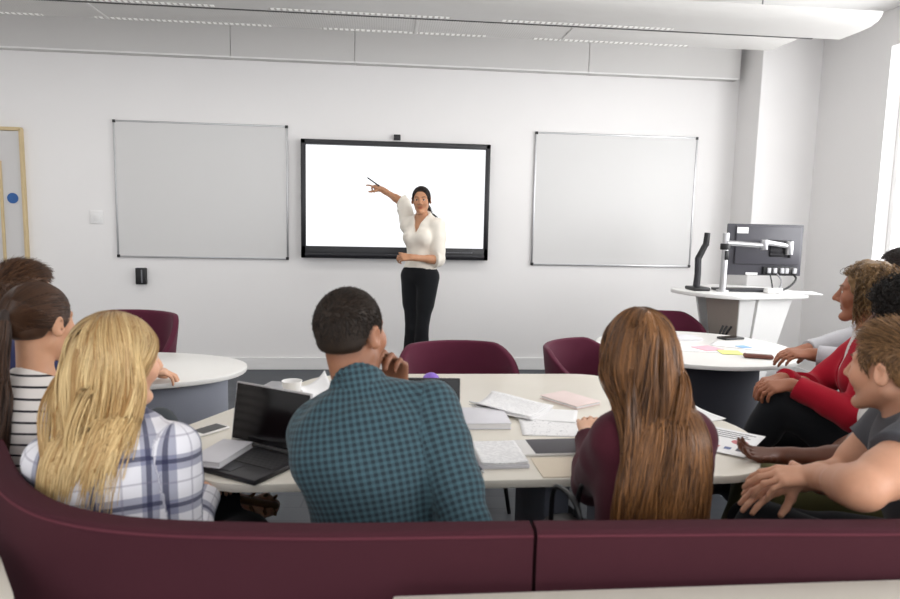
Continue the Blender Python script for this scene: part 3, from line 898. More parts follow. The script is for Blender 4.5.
class Field:
    """smooth union of round cones and ellipsoids, sampled on a grid, meshed with surface nets"""
    def __init__(self, h):
        self.h = h; self.ops = []
    def rc(self, a, b, r1, r2, k=0.02, cut=None, sub=False):
        """cut: list of (point, normal): keep the side the normal points away from"""
        self.ops.append(('rc', V3(a), V3(b), r1, r2, k, cut or [], sub)); return self
    def el(self, c, R, rad, k=0.02, cut=None, sub=False):
        """R: 3x3 with the ellipsoid's axes as rows"""
        self.ops.append(('el', V3(c), np.asarray(R, float), V3(rad), k, cut or [], sub)); return self
    def inter(self, fn, k=0.0):
        self.ops.append(('fn', fn, k)); return self
    def bounds(self):
        lo = V3(9e9, 9e9, 9e9); hi = -lo
        for o in self.ops:
            if o[0] == 'fn' or o[-1]:
                continue
            a, b = self.box(o)
            lo = np.minimum(lo, a); hi = np.maximum(hi, b)
        return lo, hi
    def box(self, o):
        if o[0] == 'rc':
            r = max(o[3], o[4])
            return np.minimum(o[1], o[2]) - r, np.maximum(o[1], o[2]) + r
        e = np.sqrt(((o[2] * o[3][:, None]) ** 2).sum(0))
        return o[1] - e, o[1] + e
    @staticmethod
    def dist(o, X, Y, Z):
        if o[0] == 'rc':
            a, b, r1, r2 = o[1], o[2], o[3], o[4]
            ab = b - a; L2 = max(ab @ ab, 1e-12)
            px, py, pz = X - a[0], Y - a[1], Z - a[2]
            t = np.clip((px * ab[0] + py * ab[1] + pz * ab[2]) / L2, 0, 1)
            d = np.sqrt((px - t * ab[0]) ** 2 + (py - t * ab[1]) ** 2 + (pz - t * ab[2]) ** 2) - (r1 + (r2 - r1) * t)
        else:
            c, R, q = o[1], o[2], o[3]
            px, py, pz = X - c[0], Y - c[1], Z - c[2]
            k0 = 0; k1 = 0
            for i in range(3):
                u = (px * R[i][0] + py * R[i][1] + pz * R[i][2]) / q[i]
                k0 = k0 + u * u; k1 = k1 + (u / q[i]) ** 2
            k0 = np.sqrt(k0); k1 = np.sqrt(k1) + 1e-9
            d = k0 * (k0 - 1) / k1
        for p, n in o[-2]:
            p = np.asarray(p, float); n = unit(n)
            d = np.maximum(d, (X - p[0]) * n[0] + (Y - p[1]) * n[1] + (Z - p[2]) * n[2])
        return d
    def mesh(self):
        h = self.h
        lo, hi = self.bounds()
        lo = lo - 3 * h; hi = hi + 3 * h
        n = np.ceil((hi - lo) / h).astype(int) + 1
        F = np.full(n, 0.2, np.float32)
        ax = [lo[i] + h * np.arange(n[i]) for i in range(3)]
        for o in self.ops:
            if o[0] == 'fn':
                X = ax[0][:, None, None]; Y = ax[1][None, :, None]; Z = ax[2][None, None, :]
                G = o[1](X, Y, Z).astype(np.float32)
                if o[2]:
                    hh = np.maximum(o[2] - np.abs(F - G), 0) / o[2]
                    F = np.maximum(F, G) + hh * hh * o[2] * 0.25
                else:
                    F = np.maximum(F, G)
                continue
            k = o[-3]; sub = o[-1]
            a, b = self.box(o); m = k + 2.5 * h
            i0 = np.maximum(np.floor((a - m - lo) / h).astype(int), 0)
            i1 = np.minimum(np.ceil((b + m - lo) / h).astype(int) + 1, n)
            if (i1 <= i0).any():
                continue
            s = tuple(slice(i0[i], i1[i]) for i in range(3))
            X = ax[0][s[0]][:, None, None]; Y = ax[1][s[1]][None, :, None]; Z = ax[2][s[2]][None, None, :]
            d = self.dist(o, X, Y, Z).astype(np.float32)
            G = F[s]
            if sub:
                hh = np.maximum(k - np.abs(G + d), 0) / k
                F[s] = np.maximum(G, -d) + hh * hh * k * 0.25
            else:
                hh = np.maximum(k - np.abs(G - d), 0) / k
                F[s] = np.minimum(G, d) - hh * hh * k * 0.25
        return surface_nets(F, lo, h)

def surface_nets(F, lo, h):
    S = F < 0
    c = np.zeros(tuple(np.array(F.shape) - 1), np.uint8)
    for dx in (0, 1):
        for dy in (0, 1):
            for dz in (0, 1):
                c += S[dx:dx + c.shape[0], dy:dy + c.shape[1], dz:dz + c.shape[2]]
    act = (c > 0) & (c < 8)
    ijk = np.argwhere(act)
    idx = np.full(c.shape, -1, np.int32)
    idx[act] = np.arange(len(ijk), dtype=np.int32)
    P = np.zeros((len(ijk), 3)); W = np.zeros(len(ijk))
    I, J, K = ijk.T
    for axis in range(3):
        e = [0, 0, 0]; e[axis] = 1
        oth = [i for i in range(3) if i != axis]
        for u in (0, 1):
            for v in (0, 1):
                o = [0, 0, 0]; o[oth[0]] = u; o[oth[1]] = v
                f0 = F[I + o[0], J + o[1], K + o[2]]; f1 = F[I + o[0] + e[0], J + o[1] + e[1], K + o[2] + e[2]]
                m = (f0 < 0) != (f1 < 0)
                t = np.where(m, f0 / np.where(m, f0 - f1, 1), 0)
                q = np.stack([np.full(len(I), float(o[i])) for i in range(3)], 1)
                q[:, axis] += t
                P += q * m[:, None]; W += m
    P = (P / np.maximum(W, 1)[:, None] + ijk) * h + lo
    Fs = []
    for axis in range(3):
        sl0 = [slice(None)] * 3; sl1 = [slice(None)] * 3
        sl0[axis] = slice(0, -1); sl1[axis] = slice(1, None)
        A = S[tuple(sl0)]; B = S[tuple(sl1)]
        E = np.argwhere(A != B)
        o1, o2 = [(1, 2), (2, 0), (0, 1)][axis]
        E = E[(E[:, o1] > 0) & (E[:, o2] > 0) & (E[:, o1] < F.shape[o1] - 1) & (E[:, o2] < F.shape[o2] - 1)]
        if not len(E):
            continue
        inside = A[E[:, 0], E[:, 1], E[:, 2]]
        def at(d1, d2):
            q = E.copy(); q[:, o1] += d1; q[:, o2] += d2
            return idx[q[:, 0], q[:, 1], q[:, 2]]
        quad = np.stack([at(-1, -1), at(0, -1), at(0, 0), at(-1, 0)], 1)
        quad[~inside] = quad[~inside][:, ::-1]
        Fs.append(quad)
    Q = np.concatenate(Fs)
    Q = Q[(Q >= 0).all(1)]
    return P, Q

_wr = np.random.RandomState(5)
WK = [(unit(_wr.randn(3)), _wr.uniform(0, 6.28)) for _ in range(14)]
def wrinkle(P, scale, amp):
    """soft cloth folds: warped sine ridges"""
    s = np.zeros(len(P)); Q = P + 0.025 * np.sin(P[:, [1, 2, 0]] * 17 + 1.3)
    for i, (d, ph) in enumerate(WK):
        s += np.sin(Q @ d * scale * (0.7 + 0.12 * i) + ph) / (1 + 0.15 * i)
    return amp * s / 4

def set_attr(me, name, data):
    data = np.asarray(data, np.float32)
    if data.ndim == 1:
        a = me.attributes.new(name, 'FLOAT', 'POINT'); a.data.foreach_set('value', data)
    else:
        a = me.attributes.new(name, 'FLOAT_VECTOR', 'POINT'); a.data.foreach_set('vector', data.ravel())

def field_obj(name, field, mat, origin, parent=None, wr=None, attrs=None):
    P, Q = field.mesh()
    P0 = P.copy()
    if wr:
        me = npmesh('t', P, Q)
        nrm = np.zeros(len(P) * 3, np.float32); me.vertices.foreach_get('normal', nrm)
        bpy.data.meshes.remove(me)
        amp = wrinkle(P, wr[0], wr[1])
        if len(wr) > 2:
            amp = amp * wr[2](P)
        P = P + nrm.reshape(-1, 3) * amp[:, None]
    me = npmesh(name, P - np.asarray(origin), Q)
    if attrs:
        for k, fn in attrs.items():
            set_attr(me, k, fn(P0))
    o = link(name, me, mat, parent, tuple(origin) if parent is None else None, smooth=True)
    return o

# ---------------------------------------------------------------- materials for people
def skin(name, hexc, rough=0.48):
    if name in MC: return MC[name]
    N = Nodes(name)
    c = lin(hexc)
    base = N.mix(N.noise(60, 3, N.obj()), tuple(x * 0.93 for x in c[:3]) + (1,), tuple(min(1, x * 1.06) for x in c[:3]) + (1,))
    sp = N.n('ShaderNodeSeparateXYZ'); N.l(N.attr('face'), sp.inputs[0])
    lip = (c[0] * 0.78, c[1] * 0.48, c[2] * 0.5, 1)
    stub = (c[0] * 0.5, c[1] * 0.47, c[2] * 0.47, 1)
    cheek = (min(1, c[0] * 1.02), c[1] * 0.86, c[2] * 0.84, 1)
    base = N.mix(sp.outputs[2], base, cheek)
    base = N.mix(sp.outputs[1], base, stub)
    base = N.mix(sp.outputs[0], base, lip)
    N.col(base)
    N.b.inputs['Roughness'].default_value = rough
    N.b.inputs['Subsurface Weight'].default_value = 0.12
    N.b.inputs['Subsurface Radius'].default_value = (0.012, 0.005, 0.003)
    N.b.inputs['Subsurface Scale'].default_value = 1.0
    N.b.inputs['Specular IOR Level'].default_value = 0.35
    N.bump(N.noise(260, 2, N.obj()), 0.08, 0.002)
    MC[name] = N.m
    return N.m

def hair_mat(name, dark, light, root=None, rough=0.38):
    if name in MC: return MC[name]
    N = Nodes(name)
    sh = N.attr('shade', 'Fac'); al = N.attr('along', 'Fac')
    c = N.mix(sh, lin(dark), lin(light))
    if root:
        f = N.math('SUBTRACT', 1.0, N.math('MULTIPLY', al, 5.0), clamp=True)
        c = N.mix(N.math('MULTIPLY', f, 0.75), c, lin(root))
    N.col(c)
    N.b.inputs['Roughness'].default_value = rough
    N.b.inputs['Specular IOR Level'].default_value = 0.35
    N.b.inputs['Anisotropic'].default_value = 0.6
    MC[name] = N.m
    return N.m

# ---------------------------------------------------------------- body parts
def ik(S, W, la, lb, pole):
    S = V3(S); W = V3(W); d = W - S; L = np.linalg.norm(d)
    if L > (la + lb) * 0.995:
        W = S + d / L * (la + lb) * 0.995; d = W - S; L = np.linalg.norm(d)
    L = max(L, abs(la - lb) + 0.02)
    x = (la * la - lb * lb + L * L) / (2 * L)
    y = math.sqrt(max(la * la - x * x, 0))
    u = d / np.linalg.norm(d)
    p = V3(pole) - S; p = p - u * (p @ u); p = unit(p)
    return S + u * x + p * y, W

def hand(f, w, d, n, side, curl=(0.25, 0.35, 0.25), s=1.0, each=None, thumb=(0.65, 0.35), spread=0.05, rel=1.0):
    """w wrist, d towards the knuckles, n back of the hand, side +1 left hand / -1 right hand"""
    d = unit(d); n = unit(n - d * np.dot(n, d)); t = np.cross(d, n) * side        # t: thumb side
    K = []
    for i, off in enumerate((0.029, 0.0095, -0.0105, -0.029)):
        kn = w + (d * (0.088 - (0.0, -0.003, 0.003, 0.011)[i]) + t * off) * s
        f.rc(w + (d * 0.012 + t * off * 0.55) * s, kn, 0.0155 * s, 0.0118 * s, 0.012)
        K.append(kn)
    lens = ((0.043, 0.026, 0.021), (0.047, 0.03, 0.022), (0.044, 0.028, 0.021), (0.034, 0.021, 0.018))
    for i in range(4):
        c = each[i] if each else curl
        p = K[i]; dd = unit(d + t * spread * (1.5 - i)); ang = 0
        r = (0.0092, 0.0095, 0.0090, 0.0080)[i] * s * rel
        for j in range(3):
            ang += c[j]
            q = p + (dd * math.cos(ang) - n * math.sin(ang)) * lens[i][j] * s
            f.rc(p, q, r, r * 0.92, 0.004 if j or i else 0.006)
            p = q; r *= 0.92
    p = w + (d * 0.022 + t * 0.022 - n * 0.006) * s
    a, b = thumb
    dd = unit(d * math.cos(a) + t * math.sin(a) - n * 0.35)
    q = p + dd * 0.044 * s
    f.rc(p, q, 0.0155 * s, 0.0125 * s, 0.012)
    d2 = unit(dd + d * b - n * 0.1)
    q2 = q + d2 * 0.033 * s
    f.rc(q, q2, 0.0115 * s, 0.0105 * s, 0.006)
    d3 = unit(d2 + d * b * 0.6)
    f.rc(q2, q2 + d3 * 0.026 * s, 0.0104 * s, 0.0085 * s, 0.005)

class Person:
    def __init__(self, **kw):
        g = kw.get
        self.kw = kw
        self.h = g('h', 0.006)
        fem = self.fem = g('fem', False)
        s = self.s = g('s', 1.0)
        yaw = g('yaw', 0.0)
        self.H = V3(g('hip'))
        top = V3(g('top'))
        hy, hp, hr = g('head', (0, 0, 0))                # head azimuth, nod (positive looks down), tilt (positive: to own right)
        F = V3(math.sin(hy) * math.cos(hp), math.cos(hy) * math.cos(hp), -math.sin(hp))
        R = V3(math.cos(hy), -math.sin(hy), 0)
        U = np.cross(R, F)
        R, U = R * math.cos(hr) - U * math.sin(hr), U * math.cos(hr) + R * math.sin(hr)
        self.hs = hs = g('hs', 1.0)
        self.hR = np.array([R, F, U])
        self.O = top - U * 0.117 * hs
        bf = V3(math.sin(yaw), math.cos(yaw), 0)
        br = V3(math.cos(yaw), -math.sin(yaw), 0)
        self.N = self.O - V3(0, 0, 0.138 * hs) - 0.65 * (bf * 0.045) + V3(g('noff', (0, 0, 0)))
        t = unit(self.N - self.H)
        sy = g('shoulder_yaw', yaw)
        srt = V3(math.cos(sy), -math.sin(sy), 0)
        sr = unit(srt - t * (srt @ t)); sr = sr + t * g('shoulder_tilt', 0.0); sr = unit(sr)
        self.t, self.sr = t, sr
        self.sf = np.cross(t, sr)
        br = unit(br - t * (br @ t)); self.br = br; self.bf = np.cross(t, br); self.bfh = bf
        self.brh = V3(math.cos(yaw), -math.sin(yaw), 0)
        hw = g('shw', 0.150 if fem else 0.170) * s
        drop = g('drop', 0.078)
        self.S = {sd: self.N - t * drop * s - self.sf * 0.005 + sr * hw * (1 if sd == 'r' else -1) + V3(g('sh_' + sd, (0, 0, 0))) for sd in 'lr'}
        la, lb = 0.285 * s, 0.245 * s
        if g('arm_len'): la, lb = g('arm_len')
        self.arm = {}
        for sd in 'lr':
            w, pole = g('arm_' + sd)
            E, W = ik(self.S[sd], w, la, lb, pole)
            self.arm[sd] = (E, W)
        self.leg = {}
        for sd in 'lr':
            sg = 1 if sd == 'r' else -1
            hj = self.H + self.brh * 0.088 * sg * s
            k, a = g('leg_' + sd)
            self.leg[sd] = (hj, V3(k), V3(a))
        self.origin = V3(g('origin', (self.H[0], self.H[1], 0)))

    def L(self, x, y, z):
        return self.O + self.hs * (x * self.hR[0] + y * self.hR[1] + z * self.hR[2])
    def toL(self, P):
        return ((P - self.O) @ self.hR.T) / self.hs

    def head_field(self, f):
        hs = self.hs; R = self.hR; L = self.L; fem = self.fem
        e = lambda c, r, k=0.015, **kw: f.el(L(*c), R, V3(r) * hs, k, **kw)
        c = lambda a, b, r1, r2, k=0.012, **kw: f.rc(L(*a), L(*b), r1 * hs, r2 * hs, k, **kw)
        e((0, -0.014, 0.034), (0.073, 0.093, 0.084), 0.01)
        e((0, 0.034, -0.02), (0.055 if fem else 0.058, 0.058, 0.082), 0.03)
        jw = 0.040 if fem else 0.050
        for sg in (-1, 1):
            c((sg * jw, -0.008, -0.045), (sg * 0.016, 0.066, -0.098), 0.020, 0.015, 0.025)
            e((sg * 0.036, 0.063, -0.022), (0.026, 0.022, 0.028), 0.02)
            c((sg * 0.012, 0.086, 0.026), (sg * 0.045, 0.066, 0.028), 0.010 if not fem else 0.008, 0.009, 0.012)
            c((sg * 0.0115, 0.093, -0.031), (sg * 0.012, 0.098, -0.030), 0.0085, 0.008, 0.008)
        e((0, 0.077, -0.099), (0.020, 0.018, 0.016), 0.015)
        for sg in (-1, 1):
            f.el(L(sg * 0.031, 0.100, 0.006), R, V3(0.018, 0.016, 0.012) * hs, 0.014, sub=True)
        for sg in (-1, 1):
            e((sg * 0.031, 0.0735, 0.005), (0.0150, 0.0142, 0.0135), 0.004)
            e((sg * 0.031, 0.0890, 0.0042), (0.0138, 0.0130, 0.0056), 0.0025, sub=True)
        c((0, 0.088, 0.016), (0, 0.111, -0.024), 0.0075, 0.0115, 0.010)
        e((0, 0.0825, -0.0540), (0.021, 0.0095, 0.0052), 0.004)
        e((0, 0.0810, -0.0655), (0.018, 0.0095, 0.0058), 0.004)
        for sg in (-1, 1):
            ear = np.array([R[0] * sg * 0.85 - R[1] * 0.5, R[1] * 0.85 + R[0] * sg * 0.5, R[2]])
            f.el(L(sg * 0.080, -0.013, 0.000), ear, V3(0.008, 0.020, 0.032) * hs, 0.006)
            f.el(L(sg * 0.089, -0.007, 0.003), ear, V3(0.006, 0.011, 0.019) * hs, 0.006, sub=True)

    def neck_field(self, f, extra=0.0):
        r = (0.046 if self.fem else 0.054) * self.s
        f.rc(self.N - self.t * 0.03 + self.sf * 0.01, self.L(0, -0.022, -0.035), r * 1.08 + extra, r + extra, 0.03)

    def torso(self, f, e=0.0, cut=None, k=0.05):
        s = self.s; t, br, bf, sr, sf, H, N = self.t, self.br, self.bf, self.sr, self.sf, self.H, self.N
        fem = self.fem; g = self.kw.get; wd = g('build', 1.0)
        Lh = np.linalg.norm(N - H)
        RB = np.array([br, bf, t]); RS = np.array([sr, sf, t])
        cu = cut or []
        f.el(H + t * 0.02, RB, V3((0.168 if fem else 0.16) * wd + e, 0.118 * wd + e, 0.125 + e) * s, k, cu)
        f.el(H + t * Lh * 0.36 + bf * 0.005, RB, V3((0.118 if fem else 0.142) * wd + e, 0.098 * wd + e, 0.15 + e) * s, k, cu)
        f.el(H + t * Lh * 0.66, RS, V3((0.136 if fem else 0.166) * wd + e, (0.104 if fem else 0.118) * wd + e, 0.175 + e) * s, k, cu)
        sl, sR = self.S['l'], self.S['r']
        f.rc(sl * 0.88 + sR * 0.12 - t * 0.02, sR * 0.88 + sl * 0.12 - t * 0.02, (0.042 if fem else 0.052) * s + e, (0.042 if fem else 0.052) * s + e, k, cu)
        f.el(N - t * 0.14 * s - sf * 0.022, RS, V3((0.118 if fem else 0.150) + e, 0.072 + e, 0.115 + e) * s, k, cu)
        for S in (sl, sR):
            f.rc(N - t * 0.012, N * 0.42 + S * 0.58 + t * 0.006, (0.036 if fem else 0.046) * s + e, (0.032 if fem else 0.042) * s + e, 0.03, cu)
        if fem:
            for sg in (-1, 1):
                f.el(H + t * Lh * 0.63 + sf * 0.075 + sr * sg * 0.062, RS, V3(0.054 + e, 0.046 + e, 0.054 + e) * s, 0.04, cu)
        return f

    def arm_r(self):
        b = self.kw.get('armr', 1.0) * self.s
        return [x * b for x in ((0.041, 0.040, 0.034, 0.034, 0.023) if self.fem else (0.052, 0.048, 0.041, 0.042, 0.028))]

    def arm_prims(self, f, sd, e=0.0, upto=2.0, k=0.03, flare=0.0):
        """upto: 0..1 along the upper arm, 1..2 along the forearm"""
        S = self.S[sd]; E, W = self.arm[sd]; r = self.arm_r()
        u = min(upto, 1.0)
        P = S + (E - S) * u
        cut = [(P, E - S)] if upto < 1 else []
        f.rc(S, P + (E - S) * 0.02 * (upto < 1), r[0] + e, r[0] + (r[2] - r[0]) * u + e + (flare if upto <= 1 else 0), k, cut)
        f.rc(S, S + (E - S) * min(u, 0.25), r[0] * 1.06 + e, r[1] * 1.08 + e, k, cut)
        if u > 0.6:
            f.rc(S + (E - S) * 0.35, S + (E - S) * min(u, 0.7), r[1] + e, r[1] + e, k, cut)
        if upto > 1:
            v = min(upto - 1.0, 1.0)
            Q = E + (W - E) * v
            cut = [(Q, W - E)] if v < 1 or e > 0 else []
            f.rc(E, Q, r[2] + e, r[2] + (r[4] - r[2]) * v + e + flare, 0.02, cut)
            f.rc(E + (W - E) * min(0.12, v), E + (W - E) * min(0.38, v), r[3] * 1.05 + e, r[3] * 0.97 + e, 0.02, cut)
        return f

    def leg_prims(self, f, e=0.0, upto=2.0, k=0.03, flare=0.0, ks=1.0):
        s = self.s; b = self.kw.get('legr', 1.0) * s
        for sd in 'lr':
            hj, kn, an = self.leg[sd]
            f.rc(hj + (kn - hj) * 0.02, kn, 0.088 * b + e, 0.056 * b + e, k)
            f.rc(hj, hj + (kn - hj) * 0.5, 0.088 * b + e, 0.074 * b + e, k)
            A = kn + (an - kn) * (upto - 1)
            cut = [(A, an - kn)] if e > 0 or upto < 2 else []
            f.rc(kn, A, 0.054 * b + e, 0.036 * b + e + flare, 0.02, cut)
            back = unit(np.cross(np.cross(kn - hj, an - kn), an - kn)) if np.linalg.norm(np.cross(kn - hj, an - kn)) > 1e-4 else -self.bfh
            m = kn + (an - kn) * 0.3 + back * (-0.012 if (back @ self.bfh) > 0 else 0.012)
            f.rc(kn + (an - kn) * 0.1, m, 0.052 * b + e, 0.053 * b + e, 0.02)
        return f

    def foot_dir(self, sd):
        hj, kn, an = self.leg[sd]
        if self.kw.get('foot_' + sd) is not None:
            return unit(self.kw['foot_' + sd])
        d = kn - hj; d = V3(d[0], d[1], 0)
        return unit(d) if np.linalg.norm(d) > 0.05 else self.bfh

    def foot_prims(self, f, e=0.0, only='lr'):
        for sd in only:
            an = self.leg[sd][2]; d = self.foot_dir(sd)
            leg = unit(self.leg[sd][2] - self.leg[sd][1])
            dn = unit(leg - d * (leg @ d)) if abs(leg @ d) < 0.95 else V3(0, 0, -1)
            hl = an + dn * 0.045 - d * 0.03
            ball = an + dn * 0.052 + d * 0.12
            f.rc(an, hl, 0.034 + e, 0.030 + e, 0.02)
            f.rc(an + d * 0.015, ball, 0.034 + e, 0.026 + e, 0.02)
            sidev = np.cross(d, dn)
            f.rc(ball - sidev * 0.018, ball + d * 0.055 - sidev * 0.008, 0.023 + e, 0.017 + e, 0.015)
            f.rc(ball + sidev * 0.018, ball + d * 0.045 + sidev * 0.012, 0.022 + e, 0.016 + e, 0.015)

    def build(self, label, skin_mat):
        f = Field(self.h)
        self.torso(f)
        self.leg_prims(f); self.foot_prims(f)
        self.neck_field(f)
        self.head_field(f)
        for sd in 'lr':
            self.arm_prims(f, sd)
            E, W = self.arm[sd]
            hk = self.kw.get('hand_' + sd, {})
            d = hk.get('d'); d = unit(W - E) if d is None else unit(d)
            n = hk.get('n'); n = V3(0, 0, 1) if n is None else V3(n)
            self.arm[sd + 'h'] = (W, d, n)
            f.rc(E + (W - E) * 0.85, W + d * 0.012, self.arm_r()[4] * 0.98, self.arm_r()[4] * 0.86, 0.02)
            hand(f, W, d, n, 1 if sd == 'l' else -1, hk.get('curl', (0.25, 0.35, 0.25)), (0.90 if self.fem else 1.0) * self.s * hk.get('s', 1.0),
                 hk.get('each'), hk.get('thumb', (0.65, 0.35)), hk.get('spread', 0.05))
        def face(P):
            q = self.toL(P)
            near = (np.abs(q[:, 0]) < 0.09) & (q[:, 1] > -0.05) & (np.abs(q[:, 2]) < 0.14)
            lip = np.exp(-((q[:, 0] / 0.021) ** 4 + ((q[:, 2] + 0.0600) / 0.0105) ** 4)) * (q[:, 1] > 0.07) * near
            st = 1 / (1 + np.exp((q[:, 2] + 0.045 - 0.25 * np.clip(-(q[:, 1] - 0.03), 0, 0.2)) / 0.006)) * np.clip((q[:, 2] + 0.135) / 0.02, 0, 1) * near
            if self.kw.get('fade'):
                hl_ = hairline(q) - q[:, 2]
                fd = np.clip(1 - hl_ / 0.026, 0, 1) * (q[:, 1] < 0.03) * (np.abs(q[:, 0]) < 0.085) * (hl_ > -0.05)
                ear_ = np.exp(-(((np.abs(q[:, 0]) - 0.085) / 0.008) ** 2))
                st = np.maximum(st * self.kw.get('stubble', 0.0), fd * self.kw['fade'] * (1 - ear_)) / max(self.kw.get('stubble', 0.0), 1e-3)
            ck = np.exp(-(((np.abs(q[:, 0]) - 0.042) / 0.022) ** 2 + ((q[:, 2] + 0.022) / 0.02) ** 2)) * (q[:, 1] > 0.03) * near
            return np.stack([lip * self.kw.get('lips', 0.5 if not self.fem else 0.9), st * self.kw.get('stubble', 0.0), ck * 0.5], 1)
        o = field_obj('person', f, skin_mat, self.origin, attrs={'face': face})
        tag(o, label, 'person')
        self.o = o
        if self.kw.get('eyes', True):
            self.make_eyes()
        return o

    def make_eyes(self):
        iris = self.kw.get('iris', '#3a2618')
        W = plain('eye_white', '#e6dfd8', 0.25, var=0.02); I = plain('iris_' + iris.strip('#'), iris, 0.2); PU = plain('pupil', '#050505', 0.15)
        for sg in (-1, 1):
            b = bmesh.new(); bmesh.ops.create_uvsphere(b, u_segments=24, v_segments=16, radius=0.0124 * self.hs)
            me = bpy.data.meshes.new('eye')
            for f_ in b.faces:
                f_.smooth = True
                c = f_.calc_center_median().normalized()
                f_.material_index = 2 if c.z > 0.95 else (1 if c.z > 0.80 else 0)
            b.to_mesh(me); b.free()
            o = link('eye', me, [W, I, PU], self.o)
            gz = self.kw.get('gaze', (0, 0))
            loc = self.L(sg * 0.031, 0.0735, 0.005) - self.origin
            zq = unit(self.hR[1] + self.hR[0] * gz[0] + self.hR[2] * gz[1])
            o.matrix_local = Matrix.Translation(Vector(loc)) @ Vector(zq).to_track_quat('Z', 'Y').to_matrix().to_4x4()
        # brows and lashes as short tapered strands
        rnd = np.random.RandomState(3)
        n = 46
        for sg in (-1, 1):
            tpar = rnd.rand(n)
            x = sg * (0.014 + 0.036 * tpar); z = 0.0275 + 0.005 * np.sin(tpar * 2.6) - 0.003 * tpar + rnd.uniform(-0.002, 0.002, n)
            y = 0.0965 - 0.030 * tpar ** 1.6
            P0 = np.stack([x, y, z], 1)
            D = np.stack([sg * np.full(n, 0.009), -0.002 - 0.006 * tpar, 0.002 - 0.004 * tpar], 1)
            paths = np.stack([P0 + D * q for q in (0, 0.5, 1.0)], 1)
            Wp = self.O + self.hs * (paths @ self.hR) - self.origin
            strands('eyebrow', Wp, 0.0011, self.kw['hair_mat'], self.o, taper=0.6)

def strands(name, P, r, mat, parent, taper=0.7, sides=3, shade=None, seed=0):
    """tapered tubes along the paths P (n, steps, 3)"""
    n, m, _ = P.shape
    T = np.gradient(P, axis=1); T /= np.linalg.norm(T, axis=2, keepdims=True) + 1e-9
    ref = np.array([0.31, 0.52, 0.79])
    A = np.cross(T, ref); A /= np.linalg.norm(A, axis=2, keepdims=True) + 1e-9
    B = np.cross(T, A)
    rad = (r if np.ndim(r) else np.full(n, r))[:, None] * (1 - taper * np.linspace(0, 1, m)[None, :] ** 2)
    ring = []
    for k in range(sides):
        a = 2 * PI * k / sides
        ring.append(P + (A * math.cos(a) + B * math.sin(a)) * rad[:, :, None])
    Vv = np.stack(ring, 2).reshape(-1, 3)
    base = (np.arange(n)[:, None] * m + np.arange(m - 1)[None, :]) * sides
    Fq = []
    for k in range(sides):
        k2 = (k + 1) % sides
        Fq.append(np.stack([base + k, base + k2, base + sides + k2, base + sides + k], -1).reshape(-1, 4))
    me = npmesh(name, Vv, np.concatenate(Fq))
    rs = np.random.RandomState(seed)
    sh = rs.rand(n) if shade is None else shade
    set_attr(me, 'shade', np.repeat(sh, m * sides))
    set_attr(me, 'along', np.tile(np.repeat(np.linspace(0, 1, m), sides), n))
    return link(name, me, mat, parent, None, smooth=True)

# ---------------------------------------------------------------- hair
def hairline(q, recede=0.0):
    """height (head frame) above which hair grows, for points q in the head frame"""
    y = q[..., 1]
    ax = np.abs(q[..., 0])
    front = 0.070 + recede - 0.10 * np.clip(ax - 0.045, 0, 1)
    side = np.interp(y, [-0.12, -0.075, -0.045, -0.02, -0.012, 0.018, 0.024, 0.045, 0.06, 0.075], [-0.038, -0.036, -0.032, 0.008, 0.030, 0.020, -0.010, 0.008, 0.050, 0.066])
    return np.where(y > 0.06, np.maximum(front, side), side)

SK_C = np.array([0, -0.014, 0.034]); SK_R = np.array([0.074, 0.094, 0.085])
def scalp_points(n, seed, hl=0.0, recede=0.0, nape=True):
    rs = np.random.RandomState(seed)
    out = []
    while sum(len(o) for o in out) < n:
        d = rs.randn(n * 2, 3); d /= np.linalg.norm(d, axis=1, keepdims=True)
        q = SK_C + d * SK_R
        # lower back of the head is narrower than the skull ball
        keep = q[:, 2] > hairline(q, recede) + hl
        out.append(q[keep])
    q = np.concatenate(out)[:n]
    nr = (q - SK_C) / SK_R ** 2; nr /= np.linalg.norm(nr, axis=1, keepdims=True)
    return q, nr

def hair_cap(self, mat, thick, recede=0.0, name='hair', extra=None, wr=None, soft=0.0):
    """a close shell of hair on the skull, cut at the hairline"""
    f = Field(0.0045)
    hs = self.hs
    f.el(self.L(*SK_C), self.hR, (SK_R + thick) * hs, 0.01)
    f.el(self.L(0, -0.042, -0.022), self.hR, V3(0.058 + thick * 0.4, 0.047 + thick * 0.5, 0.052) * hs, 0.03)
    if extra:
        extra(f)
    O, Rm = self.O, self.hR
    def cut(X, Y, Z):
        dx, dy, dz = X - O[0], Y - O[1], Z - O[2]
        q = np.stack(np.broadcast_arrays(*[(dx * Rm[i][0] + dy * Rm[i][1] + dz * Rm[i][2]) / hs for i in range(3)]), -1)
        return (hairline(q, recede) - np.where((np.abs(q[..., 0]) > 0.045) & (q[..., 1] < 0.055), self.kw.get('side_low', 0.0), 0.0) - q[..., 2]) * hs * 0.7
    f.inter(cut, 0.016)
    rs = np.random.RandomState(11)
    def shade(P):
        q = self.toL(P)
        return 0.45 + 0.09 * np.sin(q[:, 0] * 160 + 3 * np.sin(q[:, 1] * 60)) + 0.05 * np.sin(q[:, 1] * 210 + q[:, 2] * 150)
    o = field_obj(name, f, mat, self.origin, self.o, wr=wr, attrs={'shade': shade, 'along': lambda P: np.full(len(P), 0.5)})
    return o

def to_world(self, q):
    return self.O + self.hs * (q @ self.hR) - self.origin

